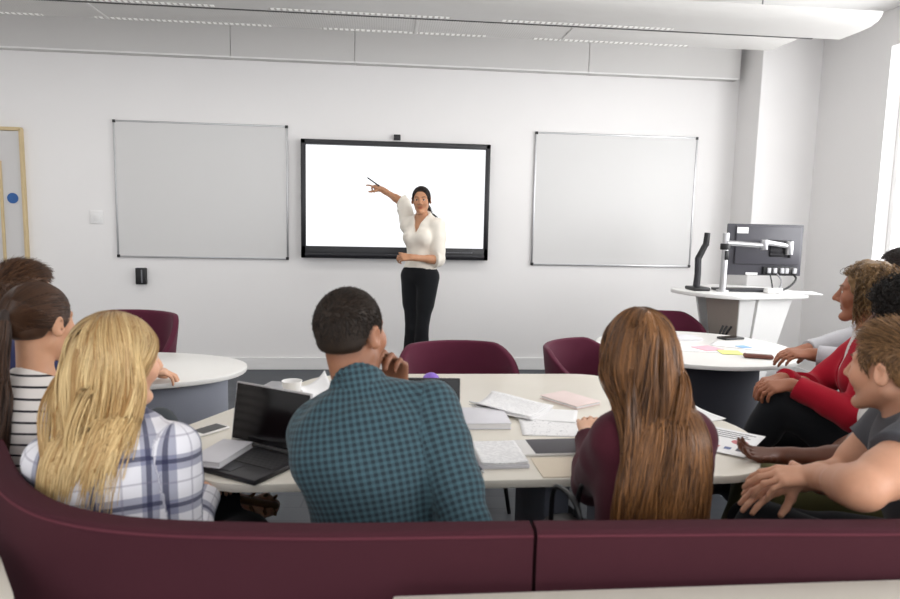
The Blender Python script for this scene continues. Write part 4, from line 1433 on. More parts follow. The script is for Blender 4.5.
def short_hair(self, mat, n, length, comb, lift=0.5, r=0.0011, recede=0.0, seed=1, crown=None, curl=0.0, cap=0.004, side_len=None, top_len=None):
    """short strands; comb: direction in the head frame they lie towards"""
    hair_cap(self, mat, cap, recede)
    q, nr = scalp_points(n, seed, 0.002, recede)
    rs = np.random.RandomState(seed + 9)
    c = np.broadcast_to(np.asarray(comb, float), q.shape).copy()
    down = np.array([0, -0.35, -1.0])
    w = np.clip((0.075 - q[:, 2]) / 0.05, 0, 1)[:, None]
    c = c * (1 - w) + down * w
    c -= nr * (c * nr).sum(1, keepdims=True); c /= np.linalg.norm(c, axis=1, keepdims=True) + 1e-9
    ln = np.full(n, length)
    if top_len:
        ln = length + (top_len - length) * np.clip((q[:, 2] - 0.06) / 0.035, 0, 1)
    ln = ln * rs.uniform(0.7, 1.15, n)
    m = 5
    tt = np.linspace(0, 1, m)
    P = q[:, None, :] + nr[:, None, :] * (ln[:, None] * (lift * tt - 0.35 * lift * tt ** 2))[:, :, None] + c[:, None, :] * (ln[:, None] * tt)[:, :, None]
    P = P + nr[:, None, :] * cap
    jit = rs.randn(n, 1, 3) * 0.12 * ln[:, None, None] * tt[None, :, None]
    P = P + jit
    strands('hair_strands', to_world(self, P), r * self.hs, mat, [c for c in self.o.children if c.name.startswith('hair')][0], seed=seed, taper=0.8)

def curly_hair(self, mat, n, length, seed=1, r=0.0016, turns=3.0, rad=0.007, cap=0.02, droop=0.0, back=0.0, cutface=True, facey=None):
    hair_cap(self, mat, cap, 0.0, wr=(140, 0.006))
    q, nr = scalp_points(n, seed, 0.0)
    rs = np.random.RandomState(seed + 3)
    m = 18; tt = np.linspace(0, 1, m)
    ln = length * rs.uniform(0.55, 1.1, n)
    d = nr + rs.randn(n, 3) * 0.35 + np.array([0, -back, -droop])
    d /= np.linalg.norm(d, axis=1, keepdims=True)
    a = np.cross(d, rs.randn(n, 3)); a /= np.linalg.norm(a, axis=1, keepdims=True); b = np.cross(d, a)
    ph = rs.rand(n)[:, None] * 6.28 + tt[None, :] * 6.28 * turns
    R_ = rad * np.minimum(1, tt * 4)[None, :]
    P = q[:, None, :] + d[:, None, :] * (ln[:, None] * tt)[:, :, None] + (a[:, None, :] * np.cos(ph)[..., None] + b[:, None, :] * np.sin(ph)[..., None]) * R_[..., None]
    P[:, :, 2] -= droop * ln[:, None] * tt ** 2
    if cutface:
        fy = P[:, :, 1] - 0.085; 
        P[:, :, 1] -= np.maximum(fy, 0) * (P[:, :, 2] < 0.07)
    if facey is not None:
        P[:, :, 1] -= np.maximum(P[:, :, 1] - facey, 0) * np.clip((0.085 - P[:, :, 2]) / 0.03, 0, 1)
    strands('hair_strands', to_world(self, P), r * self.hs, mat, [c for c in self.o.children if c.name.startswith('hair')][0], seed=seed, taper=0.4)

def march(self, q, vel, steps, ds, layer, ends, stiff=0.72, grav=0.30, colliders=(), face_push=True, wob=0.0, seed=0, att=None):
    """hang strands: start q (head frame), move under gravity, slide over the head and the given world ellipsoids"""
    rs = np.random.RandomState(seed + 77)
    g = self.hR @ np.array([0, 0, -1.0])
    P = [q.copy()]; p = q.copy(); v = vel / (np.linalg.norm(vel, axis=1, keepdims=True) + 1e-9)
    n = len(q)
    ph = np.stack([np.sin(q[:, 0] * 61 + 1) + q[:, 1] * 23, np.sin(q[:, 1] * 47) + q[:, 0] * 37, q[:, 2] * 40], 1) * 2 + rs.rand(n, 3) * 1.3; fr = 0.36 + 0.08 * np.sin(q[:, :1] * 90) + rs.uniform(-0.04, 0.04, (n, 1))
    cols = [(SK_C, np.eye(3), SK_R + 0.0062),
            (np.array([0, -0.02, -0.06]), np.eye(3), np.array([0.06, 0.06, 0.09])),
            (np.array([0, 0.035, -0.03]), np.eye(3), np.array([0.064, 0.062, 0.09]))]
    for c, R, rad in colliders:
        cols.append((self.toL(np.asarray(c)[None])[0], np.asarray(R) @ self.hR.T, np.asarray(rad) / self.hs))
    for i in range(steps):
        live = (i < ends)[:, None]
        f = np.broadcast_to(g, p.shape) * grav
        if face_push:
            f = f + np.where((p[:, 1:2] > 0.01) & (p[:, 2:3] < 0.07), 1, 0) * np.array([0, -0.30, 0]) + np.where((p[:, 1:2] > 0.0) & (p[:, 2:3] < 0.05), 1, 0) * np.sign(p[:, 0:1]) * np.array([0.06, 0, 0])
        if att is not None:
            f = f + att(p, i)
        if wob:
            f = f + wob * np.sin(ph + i * fr)
        v = v * stiff + f
        v /= np.linalg.norm(v, axis=1, keepdims=True) + 1e-9
        w = p + v * ds
        for c, R, rad in cols:
            lay = layer[:, None] * min(1.0, (i + 1) / 9.0)
            u = (w - c) @ R.T / (rad + lay)
            k = np.linalg.norm(u, axis=1, keepdims=True)
            ins = k < 1
            w = np.where(ins, c + ((u / np.maximum(k, 1e-6)) * (rad + lay)) @ R, w)
        st = w - p
        sl = np.linalg.norm(st, axis=1, keepdims=True)
        v = np.where(sl > 1e-6, st / np.maximum(sl, 1e-6), v)
        p = np.where(live, p + v * ds, p + v * 1e-4)
        P.append(p.copy())
    return np.stack(P, 1)

def body_colliders(self, e=0.016):
    s = self.s; t, sr, sf, br, bf, H, N = self.t, self.sr, self.sf, self.br, self.bf, self.H, self.N
    Lh = np.linalg.norm(N - H)
    RS = np.array([sr, sf, t]); fem = self.fem
    out = [(H + t * Lh * 0.66, RS, V3(0.142 + e, 0.108 + e, 0.185 + e)),
           (N - t * 0.115 * s - sf * 0.022, RS, V3(0.135 + e, 0.085 + e, 0.125 + e)),
           (H + t * Lh * 0.33, RS, V3(0.125 + e, 0.105 + e, 0.17 + e)),
           (H + t * 0.02, RS, V3(0.168 + e, 0.12 + e, 0.125 + e))]
    for sd in 'lr':
        S = self.S[sd]
        mm = N * 0.5 + S * 0.5
        ax = unit(S - N); a = unit(np.cross(ax, sf)); b = np.cross(ax, a)
        out.append((mm, np.array([ax, a, b]), V3(0.11, 0.040 + e, 0.040 + e)))
    return out

def long_hair(self, mat, n, lmin, lmax, seed=1, r=0.0019, part=0.0, wob=0.06, side=None, cap=0.005, spread=0.022, vol=0.004, pull=0.05, shift=0.0, drift=0.0):
    hair_cap(self, mat, cap)
    q, nr = scalp_points(n, seed, 0.006)
    rs = np.random.RandomState(seed + 5)
    sgn = np.sign(q[:, 0] - part + rs.randn(n) * 0.002)
    v = np.stack([sgn * 0.8, np.full(n, -0.5), np.full(n, -0.3)], 1)
    back = q[:, 1] < -0.05
    v[back] = np.stack([sgn[back] * 0.25, np.full(back.sum(), -0.5), np.full(back.sum(), -0.6)], 1)
    v -= nr * (v * nr).sum(1, keepdims=True)
    layer = vol + spread * rs.rand(n) ** 1.5
    q2 = q + nr * (cap + 0.0015)
    ds = 0.0165
    L = rs.uniform(lmin, lmax, n)
    if side is not None:
        L = L * side(q)
    steps = int(max(L) / ds) + 1
    bk = self.hR @ (-self.sf); sr_ = self.hR @ self.sr; N_ = self.toL(self.N[None])[0]
    def att(p, i):
        low = np.clip((0.0 - p[:, 2:3]) / 0.04, 0, 1)
        rel = p - N_
        depth = (rel @ bk)[:, None]
        c = (rel @ sr_)[:, None] - shift
        return low * (np.clip(0.09 - depth, 0, 0.12) / 0.12 * 0.42 * bk[None] - (c * pull * 12 + drift) * sr_[None])
    P = march(self, q2, v, steps, ds, layer, L / ds, colliders=body_colliders(self), wob=wob, seed=seed,
              att=att)
    clump = np.sin(q[:, 0] * 150 + 2 * np.sin(q[:, 1] * 70)) * 0.25
    shade = np.clip(0.5 + clump + rs.randn(n) * 0.22, 0, 1)
    strands('hair_strands', to_world(self, P), r * rs.uniform(0.7, 1.3, n), mat, [c for c in self.o.children if c.name.startswith('hair')][0], seed=seed, shade=shade)

def pony_hair(self, mat, n, tie, tail_len, tail_n, seed=1, r=0.0013, cap=0.005, tail_r=0.02, tail_dir=(0, -0.8, -0.2), wob=0.05, tie_mat=None):
    hair_cap(self, mat, cap)
    hair = [c for c in self.o.children if c.name.startswith('hair')][0]
    q, nr = scalp_points(n, seed, 0.004)
    rs = np.random.RandomState(seed + 4)
    tie = np.asarray(tie, float)
    m = 16
    P = [q + nr * cap * 0.8]; p = q.copy()
    for i in range(m - 1):
        d = tie - p; dist = np.linalg.norm(d, axis=1, keepdims=True)
        stp = dist / (m - 1 - i)
        p = p + d / (dist + 1e-9) * stp
        u = (p - SK_C) / (SK_R + cap + 0.002)
        k = np.linalg.norm(u, axis=1, keepdims=True)
        p2 = np.where(k < 1, SK_C + u / np.maximum(k, 1e-6) * (SK_R + cap + 0.002), p)
        P.append(p2.copy())
    P = np.stack(P, 1)
    P = P[(P[:, :, 2] > hairline(P) - 0.004 - 0.06 * (np.abs(P[:, :, 0]) > 0.045)).all(1)]
    strands('hair_strands', to_world(self, P), r, mat, hair, seed=seed, taper=0.3)
    a = rs.randn(tail_n, 3); a /= np.linalg.norm(a, axis=1, keepdims=True)
    t0 = tie + a * 0.010 * rs.rand(tail_n, 1)
    v = np.asarray(tail_dir, float) + a * 0.45
    ds = 0.0165; L = rs.uniform(0.75, 1.05, tail_n) * tail_len
    layer = 0.004 + tail_r * rs.rand(tail_n)
    Pt = march(self, t0, v, int(tail_len * 1.05 / ds) + 1, ds, layer, L / ds, stiff=0.8, grav=0.25, colliders=body_colliders(self, 0.02), face_push=False, wob=wob, seed=seed)
    strands('ponytail', to_world(self, Pt), r * 1.35, mat, hair, seed=seed + 1, taper=0.7)
    d = unit(np.asarray(tail_dir, float))
    f = Field(0.004)
    c0 = self.L(*(tie - d * 0.006)); c1 = self.L(*(tie + d * 0.008))
    f.rc(c0, c1, 0.0155, 0.0155, 0.01)
    field_obj('hair_tie', f, tie_mat or BLACKP, self.origin, hair)

# ---------------------------------------------------------------- clothes
def pattern_coords(self, P):
    """(u, v) in metres on the cloth: across and along the sleeve or the torso"""
    best = np.full(len(P), 9.0); out = np.zeros((len(P), 3))
    t, sr, sf, N = self.t, self.sr, self.sf, self.N
    q = P - N
    c = q @ t; x = q @ sr; y = q @ sf
    ang = np.arctan2(x, np.where(y < 0, -y, y) + 0.10)
    out[:, 0] = ang * 0.2; out[:, 1] = c; out[:, 2] = np.sign(y)
    Lh = np.linalg.norm(self.N - self.H)
    dt = np.sqrt((x / 0.165) ** 2 + (y / 0.11) ** 2 + (np.minimum(c + 0.03, 0) * 0 + np.clip(c + 0.02, 0, 1) / 0.1) ** 2) - 1
    dt = dt * 0.12
    for sd in 'lr':
        S = self.S[sd]; E, W = self.arm[sd]
        for (A, B, v0) in ((S, E, 0.0), (E, W, np.linalg.norm(E - S))):
            ab = B - A; L = np.linalg.norm(ab); u = ab / L
            r = P - A; tt = np.clip(r @ u, 0, L)
            pv = r - tt[:, None] * u
            d = np.linalg.norm(pv, axis=1) - 0.055
            inner = (self.N - self.t * 0.25) - A; inner = unit(inner - u * (inner @ u)); b2 = np.cross(u, inner)
            an = np.arctan2(pv @ b2, -(pv @ inner))
            far = (np.abs((P - N) @ sr) > 0.125) | (v0 > 0)
            m = (d < np.minimum(best, dt + 0.012)) & far
            best = np.where(m, d, best)
            out[m, 0] = an[m] * 0.055; out[m, 1] = v0 + (r @ u)[m]; out[m, 2] = 0
    return out

def shirt(self, mat, e=0.012, sleeve=1.95, hem=-0.02, name='shirt', wr=(38, 0.004), neck=0.0, vneck=None, flare=0.004, sleeves=None, h=None, open_front=False):
    f = Field(h or self.h)
    self.torso(f, e)
    f.rc(self.N - self.t * 0.02, self.N + self.t * 0.02, 0.062 * self.s, 0.06 * self.s, 0.03)
    for sd in 'lr':
        self.arm_prims(f, sd, e, (sleeves or {}).get(sd, sleeve), 0.03, flare)
    t, H, N, sf = self.t, self.H, self.N, self.sf
    hp = H + t * hem
    nn = unit(t + sf * 0.55)
    npnt = N + t * (0.028 + neck) + sf * 0.0
    arms = [(self.S[sd], self.arm[sd]) for sd in 'lr']
    def cut(X, Y, Z):
        d = -((X - hp[0]) * t[0] + (Y - hp[1]) * t[1] + (Z - hp[2]) * t[2])
        # keep sleeves that hang below the hem
        near = np.full(np.broadcast(X, Y, Z).shape, 9.0)
        for S, (E, W) in arms:
            for A, B in ((S, E), (E, W)):
                ab = B - A; l2 = ab @ ab
                tt = np.clip(((X - A[0]) * ab[0] + (Y - A[1]) * ab[1] + (Z - A[2]) * ab[2]) / l2, 0, 1)
                dd = np.sqrt((X - A[0] - tt * ab[0]) ** 2 + (Y - A[1] - tt * ab[1]) ** 2 + (Z - A[2] - tt * ab[2]) ** 2)
                near = np.minimum(near, dd)
        d = np.where(near < 0.085, -9.0, d)
        rr = np.sqrt((X - N[0]) ** 2 + (Y - N[1]) ** 2)
        dn = (X - npnt[0]) * nn[0] + (Y - npnt[1]) * nn[1] + (Z - npnt[2]) * nn[2]
        dn = np.maximum(dn, rr - 0.115)
        d = np.maximum(d, np.where(rr < 0.115, dn, -9.0))
        if vneck:
            depth, half = vneck
            px = (X - N[0]) * self.sr[0] + (Y - N[1]) * self.sr[1] + (Z - N[2]) * self.sr[2]
            pz = (X - N[0]) * t[0] + (Y - N[1]) * t[1] + (Z - N[2]) * t[2]
            py = (X - N[0]) * sf[0] + (Y - N[1]) * sf[1] + (Z - N[2]) * sf[2]
            inside = (pz + depth) / depth * half - np.abs(px)
            d = np.maximum(d, np.where((py > 0.0) & (pz < 0.1), np.minimum(inside, pz + depth), -9.0))
        return d
    f.inter(cut)
    return field_obj(name, f, mat, self.origin, self.o, wr=wr, attrs={'pat': lambda P: pattern_coords(self, P)})

def collar(self, mat, r=0.066, h=0.034, name='collar', tilt=0.25):
    f = Field(0.0045)
    t = unit(self.L(0, -0.022, -0.035) - self.N)
    a = self.N + self.t * 0.0
    cu = [(a + t * h - self.sf * 0.03, unit(t + self.sf * 0.8)), (a - t * 0.02, -t)]
    f.rc(a - t * 0.04, a + t * 0.06, r * self.s * 1.16, r * self.s * 0.92, 0.001, cu)
    f.rc(a - t * 0.06, a + t * 0.09, r * self.s * 1.16 - 0.008, r * self.s * 0.92 - 0.008, 0.001, sub=True)
    return field_obj(name, f, mat, self.origin, self.o, attrs={'pat': lambda P: np.stack([(P - self.N) @ self.sr, (P - self.N) @ self.t, np.zeros(len(P))], 1)})

def trousers(self, mat, e=0.010, upto=1.97, rise=0.10, flare=0.012, wr=(34, 0.004), name='trousers', ks=1.0):
    f = Field(max(self.h, 0.007))
    s = self.s; RB = np.array([self.br, self.bf, self.t]); H, t = self.H, self.t
    wd = self.kw.get('build', 1.0)
    cu = [(H + t * rise, t)]
    f.el(H + t * 0.02, RB, V3((0.168 if self.fem else 0.16) * wd + e, 0.118 * wd + e, 0.125 + e) * s, 0.05, cu)
    if rise > 0.08:
        f.el(H + t * np.linalg.norm(self.N - H) * 0.36 + self.bf * 0.005, RB, V3((0.118 if self.fem else 0.142) * wd + e, 0.098 * wd + e, 0.15 + e) * s, 0.05, cu)
    self.leg_prims(f, e, upto, 0.04, flare)
    return field_obj(name, f, mat, self.origin, self.o, wr=wr)

def shoes(self, mat, e=0.006):
    for sd in 'lr':
        f = Field(0.006)
        self.foot_prims(f, e, sd)
        field_obj('shoe', f, mat, self.origin, self.o)
# ------------------------------------------------------------------ cloth patterns
def cloth(name, rough=0.85, build=None, spec=0.2, sheen=0.1):
    N = Nodes(name)
    sp = N.n('ShaderNodeSeparateXYZ'); N.l(N.attr('pat'), sp.inputs[0])
    N.col(build(N, sp.outputs[0], sp.outputs[1]))
    N.b.inputs['Roughness'].default_value = rough
    N.b.inputs['Specular IOR Level'].default_value = spec
    N.b.inputs['Sheen Weight'].default_value = sheen
    N.bump(N.noise(500, 2, N.obj()), 0.12, 0.002)
    return N.m
def band(N, c, period, lo, hi, off=0.0):
    f = N.math('FRACT', N.math('ADD', N.math('DIVIDE', c, period), 10 + off))
    return N.math('MULTIPLY', N.math('GREATER_THAN', f, lo), N.math('LESS_THAN', f, hi))
def b_gingham(N, u, v):
    a = band(N, u, 0.0150, 0.0, 0.52); b = band(N, v, 0.0150, 0.0, 0.52)
    s = N.math('MULTIPLY', N.math('ADD', a, b), 0.5)
    n = N.noise(4, 2, N.obj())
    return N.mix(s, lin('#456069'), lin('#2b373e'))
def b_plaid(N, u, v):
    base = lin('#e3e1e6')
    x = N.math('MULTIPLY', band(N, u, 0.105, 0.0, 0.34), 0.6)
    y = N.math('MULTIPLY', band(N, v, 0.105, 0.0, 0.34), 0.6)
    x2 = N.math('MULTIPLY', band(N, u, 0.105, 0.09, 0.19), 0.75)
    y2 = N.math('MULTIPLY', band(N, v, 0.105, 0.09, 0.19), 0.75)
    x3 = N.math('MULTIPLY', band(N, u, 0.105, 0.62, 0.66), 0.45)
    y3 = N.math('MULTIPLY', band(N, v, 0.105, 0.60, 0.64), 0.45)
    c = base
    for f, col in ((x, '#666a88'), (y, '#666a88'), (x2, '#2b2c48'), (y2, '#2b2c48'), (x3, '#7a7386'), (y3, '#7a7386')):
        c = N.mix(f, c, lin(col))
    return c
def b_stripes(N, u, v):
    return N.mix(band(N, v, 0.030, 0.0, 0.20), lin('#e2dbd6'), lin('#26242a'))
GINGHAM = cloth('teal_gingham_cotton', build=b_gingham)
PLAID = cloth('navy_plaid_cotton', build=b_plaid)
STRIPE = cloth('striped_jersey', build=b_stripes)
CREAMS = fabric('cream_satin', '#ebe4d8', 600, 0.05, rough=0.5, bump=0.05)
MAROON = fabric('maroon_knit', '#4a1d28', 500, 0.2)
GREYT = fabric('charcoal_jersey', '#4b4b50', 600, 0.12)
REDK = fabric('red_knit', '#a8182c', 600, 0.14)
WHITEJ = fabric('white_jersey', '#dcd8d5', 600, 0.06)
GREYK = fabric('grey_knit', '#8f8886', 350, 0.25)
NAVY = fabric('navy_jersey', '#34385a', 600, 0.1)
LGREY = fabric('pale_grey_jersey', '#bdbcc0', 600, 0.1)
BLACKT = fabric('black_crepe', '#191a1d', 500, 0.15, bump=0.1)
BLACKJ = fabric('black_denim', '#1d1e22', 900, 0.25)
DGREYJ = fabric('dark_grey_denim', '#3f4347', 900, 0.2)
OLIVE = fabric('olive_twill', '#5d5a3a', 800, 0.15)
LEATHER = plain('black_leather', '#1a1818', 0.4)
TANL = plain('tan_leather', '#7a5330', 0.5)

def seated_legs(hip, kl, al, kr, ar):
    return dict(leg_l=(kl, al), leg_r=(kr, ar))

ONLY = None
# ---- the teacher by the screen
H_DK = hair_mat('black_brown_hair', '#120d0b', '#2e211b')
P = Person(fem=True, s=1.0, h=0.0045, build=0.86, hs=0.96, shw=0.145, top=(0.312, 5.76, 1.715), hip=(0.315, 5.755, 0.965), yaw=3.80, shoulder_yaw=3.72, head=(3.30, 0.02, 0.03),
           arm_r=((-0.012, 6.17, 1.70), (0.6, 6.4, 1.8)), arm_l=((0.235, 5.565, 1.135), (0.70, 5.72, 0.95)),
           hand_r=dict(d=(-0.75, 0.45, 0.42), n=(0.1, -0.5, 0.85), each=[(0.15, 0.2, 0.1), (0.9, 1.2, 0.8), (1.1, 1.3, 0.8), (1.2, 1.3, 0.8)], thumb=(0.9, 0.3)),
           hand_l=dict(d=(-1, -0.10, 0.02), n=(0.1, -0.75, 0.6), curl=(0.7, 0.9, 0.5)),
           leg_r=((0.25, 5.73, 0.52), (0.245, 5.80, 0.095)), leg_l=((0.335, 5.67, 0.52), (0.325, 5.73, 0.095)),
           hair_mat=H_DK, lips=1.0, origin=(0.30, 5.76, 0.0), legr=0.86, side_low=0.05, iris='#2a1a10', gaze=(0.0, 0.0))
P.build('woman in a cream blouse and black trousers standing and pointing at the screen', skin('olive_skin', '#bd8a69'))
shirt(P, CREAMS, e=0.019, sleeve=1.12, hem=0.07, vneck=(0.15, 0.058), wr=(42, 0.007), flare=0.016, name='blouse', h=0.0055)
trousers(P, BLACKT, e=0.006, upto=1.98, rise=0.10, flare=0.045, wr=(20, 0.002))
shoes(P, LEATHER)
pony_hair(P, H_DK, 1300, (-0.02, -0.103, -0.03), 0.30, 420, seed=21, tail_r=0.03, tail_dir=(-0.75, -0.35, -0.3))
tipd = unit((-0.75, 0.42, 0.52))
W = P.arm['r'][1]
p0 = W + unit((-0.75, 0.45, 0.42)) * 0.085 + V3(0.0, -0.012, 0.022)
t = empty('stylus_pen', tuple(p0), 'slim dark stylus held against the screen by the teacher', 'pen')
MB().tube([tuple(-tipd * 0.05), tuple(tipd * 0.085)], 0.006, 10).build('barrel', BLACKP, t)
MB().tube([tuple(tipd * 0.085), tuple(tipd * 0.10)], [0.0055, 0.002], 10).build('tip', SIL, t)

# ---- man in the checked shirt
H_BUZZ = hair_mat('short_black_hair', '#15100d', '#3a2c21', rough=0.65)
P = Person(s=1.02, h=0.0055, top=(-0.083, 1.735, 1.277), hip=(0.02, 1.56, 0.56), yaw=0.02, head=(0.56, 0.0, -0.05), build=1.0, shw=0.168, shoulder_tilt=0.06, noff=(0.025, -0.02, 0), sh_l=(0.045, 0.05, 0),
           arm_r=((0.13, 1.74, 0.70), (0.27, 1.42, 0.30)), arm_l=((0.045, 1.855, 0.98), (-0.06, 1.74, 0.2)),
           hand_r=dict(d=(-0.6, 0.8, 0.0), n=(0.2, 0.1, 1)), hand_l=dict(d=(-0.12, -0.10, 1.0), n=(0.5, 0.9, 0.1), curl=(0.8, 1.1, 0.6)),
           leg_l=((-0.13, 1.97, 0.53), (-0.10, 2.02, 0.09)), leg_r=((0.17, 1.97, 0.53), (0.16, 2.02, 0.09)),
           hair_mat=H_BUZZ, stubble=0.45, fade=0.85, eyes=True)
P.build('man in a teal checked shirt seen from behind, chin in hand', skin('warm_brown_skin', '#9c6b50'))
shirt(P, GINGHAM, e=0.014, sleeve=1.96, hem=-0.06, wr=(36, 0.007))
collar(P, GINGHAM, r=0.072, h=0.046)
trousers(P, BLACKJ)
shoes(P, LEATHER)
short_hair(P, H_BUZZ, 5200, 0.009, (0, 0.8, -0.2), lift=0.5, r=0.0011, seed=31, cap=0.0035)

# ---- fair-haired woman in plaid
H_BL = hair_mat('blonde_hair', '#a87d48', '#f4d8a0', root='#7d5c38')
P = Person(fem=True, s=1.0, h=0.0048, top=(-0.635, 1.70, 1.215), hip=(-0.61, 1.575, 0.54), yaw=0.14, head=(0.72, 0.05, 0.05), shw=0.152,
           arm_r=((-0.47, 1.84, 0.71), (-0.47, 1.60, 0.2)), arm_l=((-0.62, 1.93, 0.68), (-1.1, 1.6, 0.5)),
           hand_r=dict(d=(0.1, 1, -0.1), n=(0.1, 0, 1), curl=(0.4, 0.5, 0.3)), hand_l=dict(d=(0.3, 1, 0), n=(0, 0, 1)),
           leg_l=((-0.74, 1.96, 0.64), (-0.475, 2.09, 0.565)), leg_r=((-0.40, 1.97, 0.50), (-0.36, 2.03, 0.09)),
           foot_l=(0.45, 0.75, -0.45), hair_mat=H_BL)
P.build('woman with long fair hair in a white and navy plaid shirt', skin('fair_skin', '#dcab8d'))
shirt(P, PLAID, e=0.013, sleeve=1.93, hem=-0.06, wr=(34, 0.006))
collar(P, PLAID, r=0.066, h=0.030)
trousers(P, BLACKT, e=0.022, upto=2.02, flare=0.045)
for sd in 'lr':
    f = Field(0.005)
    an = P.leg[sd][2]; d = P.foot_dir(sd); leg = unit(an - P.leg[sd][1]); dn = unit(leg - d * (leg @ d)) if abs(leg @ d) < 0.95 else V3(0, 0, -1)
    sv = np.cross(d, dn)
    f.rc(an + dn * 0.070 - d * 0.03, an + dn * 0.072 + d * 0.15, 0.012, 0.012, 0.01)
    for q in (0.05, 0.10, 0.14):
        a = an + dn * (0.03 + q * 0.22) + d * q
        f.rc(a - sv * 0.030 + dn * 0.02, a - sv * 0.012 - dn * 0.006, 0.006, 0.006, 0.004)
        f.rc(a - sv * 0.012 - dn * 0.006, a + sv * 0.030 + dn * 0.02, 0.006, 0.006, 0.004)
    field_obj('sandal', f, TANL, P.origin, P.o)
long_hair(P, H_BL, 5200, 0.40, 0.52, seed=41, r=0.0016, wob=0.04, spread=0.008, vol=0.001, shift=-0.055, pull=0.05, cap=0.003,
          side=lambda q: np.where(q[:, 0] > 0.015, 0.62, 1.0))

# ---- woman with long brown hair in the middle right
H_BR = hair_mat('chestnut_hair', '#3b2415', '#97683f')
P = Person(fem=True, s=1.0, h=0.007, top=(0.645, 1.645, 1.245), hip=(0.665, 1.56, 0.54), yaw=-0.12, shoulder_yaw=-0.30, noff=(0.035, 0, 0), head=(-0.12, 0.05, 0.0), shw=0.122, hs=0.95,
           arm_r=((0.80, 1.98, 0.80), (0.85, 1.7, 0.2)), arm_l=((0.64, 1.99, 0.80), (0.50, 1.75, 0.2)),
           leg_l=((0.55, 1.99, 0.52), (0.55, 2.02, 0.09)), leg_r=((0.75, 1.99, 0.52), (0.76, 2.02, 0.09)), hair_mat=H_BR)
P.build('woman with waist-long brown hair in a maroon jumper, seen from behind', skin('fair_skin', '#dcab8d'))
shirt(P, MAROON, e=0.014, sleeve=1.96, hem=-0.08, wr=(34, 0.004), name='jumper')
trousers(P, DGREYJ)
shoes(P, LEATHER)
long_hair(P, H_BR, 6500, 0.50, 0.66, seed=51, r=0.0016, wob=0.05, spread=0.007, vol=0.0005, pull=0.0, drift=0.045, cap=0.003)

# ---- young man in grey on the right
H_SB = hair_mat('sandy_brown_hair', '#4a3320', '#a67e55')
P = Person(s=1.0, h=0.0045, top=(1.325, 1.625, 1.21), hip=(1.47, 1.51, 0.55), noff=(0.03, -0.01, 0.05), yaw=-1.05, head=(-0.46, 0.03, 0.0), shw=0.180, drop=0.05,
           arm_len=(0.27, 0.25), armr=1.1,
           arm_l=((1.115, 1.580, 0.825), (0.50, 0.9, 0.80)), arm_r=((1.13, 1.69, 0.775), (1.5, 1.95, 0.6)),
           hand_l=dict(d=(-0.88, 0.38, -0.12), n=(0.05, -0.35, 0.95), each=[(0.35, 0.35, 0.2), (0.3, 0.4, 0.2), (0.4, 0.45, 0.25), (0.5, 0.5, 0.3)], thumb=(1.25, -0.2), spread=0.10),
           hand_r=dict(d=(-0.80, -0.15, -0.12), n=(0, -0.2, 1), curl=(0.3, 0.3, 0.2)),
           leg_l=((1.06, 1.71, 0.63), (1.02, 1.92, 0.28)), leg_r=((1.13, 1.88, 0.56), (1.10, 1.98, 0.10)),
           hair_mat=H_SB, stubble=0.35, fade=0.6, iris='#4a5a60')
P.build('young man in a charcoal T-shirt with his elbow on the sofa back', skin('light_tan_skin', '#cd987b'))
shirt(P, GREYT, e=0.014, sleeve=0.52, hem=-0.06, wr=(30, 0.005), name='t_shirt', flare=0.012)
trousers(P, BLACKJ)
shoes(P, LEATHER)
short_hair(P, H_SB, 5200, 0.010, (0.15, 1.0, 0.1), lift=0.7, r=0.0013, seed=61, cap=0.007, top_len=0.034)

# ---- woman in white with dark curls behind him
H_AF = hair_mat('black_curls', '#0d0b0a', '#2a221d', rough=0.55)
P = Person(fem=True, s=1.0, h=0.006, noff=(-0.07, -0.02, 0), top=(1.685, 2.02, 1.275), hip=(1.70, 1.88, 0.55), yaw=-1.0, head=(-0.70, 0.0, 0.0), shw=0.16,
           arm_len=(0.225, 0.225), arm_l=((1.235, 1.93, 0.752), (1.6, 1.6, 0.5)), arm_r=((1.52, 2.20, 0.62), (1.9, 2.3, 0.5)),
           hand_l=dict(d=(-1.0, 0.05, 0.05), n=(0.1, 0.35, -1), curl=(0.35, 0.4, 0.3)), hand_r=dict(d=(-1, 0.1, 0), n=(0, 0, 1)),
           leg_l=((1.22, 2.01, 0.61), (1.15, 2.12, 0.20)), leg_r=((1.30, 2.16, 0.58), (1.26, 2.24, 0.10)), hair_mat=H_AF)
P.build('woman with black curly hair in a white top and olive trousers', skin('deep_brown_skin', '#684232'))
shirt(P, WHITEJ, e=0.012, sleeve=0.10, hem=-0.06, wr=(34, 0.006), name='top')
f = Field(0.006)
S, E = P.S['l'], P.arm['l'][0]
f.rc(S + (E - S) * 0.42, S + (E - S) * 0.92, 0.058, 0.066, 0.02, [(S + (E - S) * 0.92, E - S), (S + (E - S) * 0.40, S - E)])
field_obj('knit_sleeve', f, GREYK, P.origin, P.o, wr=(60, 0.008))
trousers(P, OLIVE, e=0.014)
shoes(P, LEATHER)
curly_hair(P, H_AF, 2600, 0.055, seed=71, r=0.0022, cap=0.030)

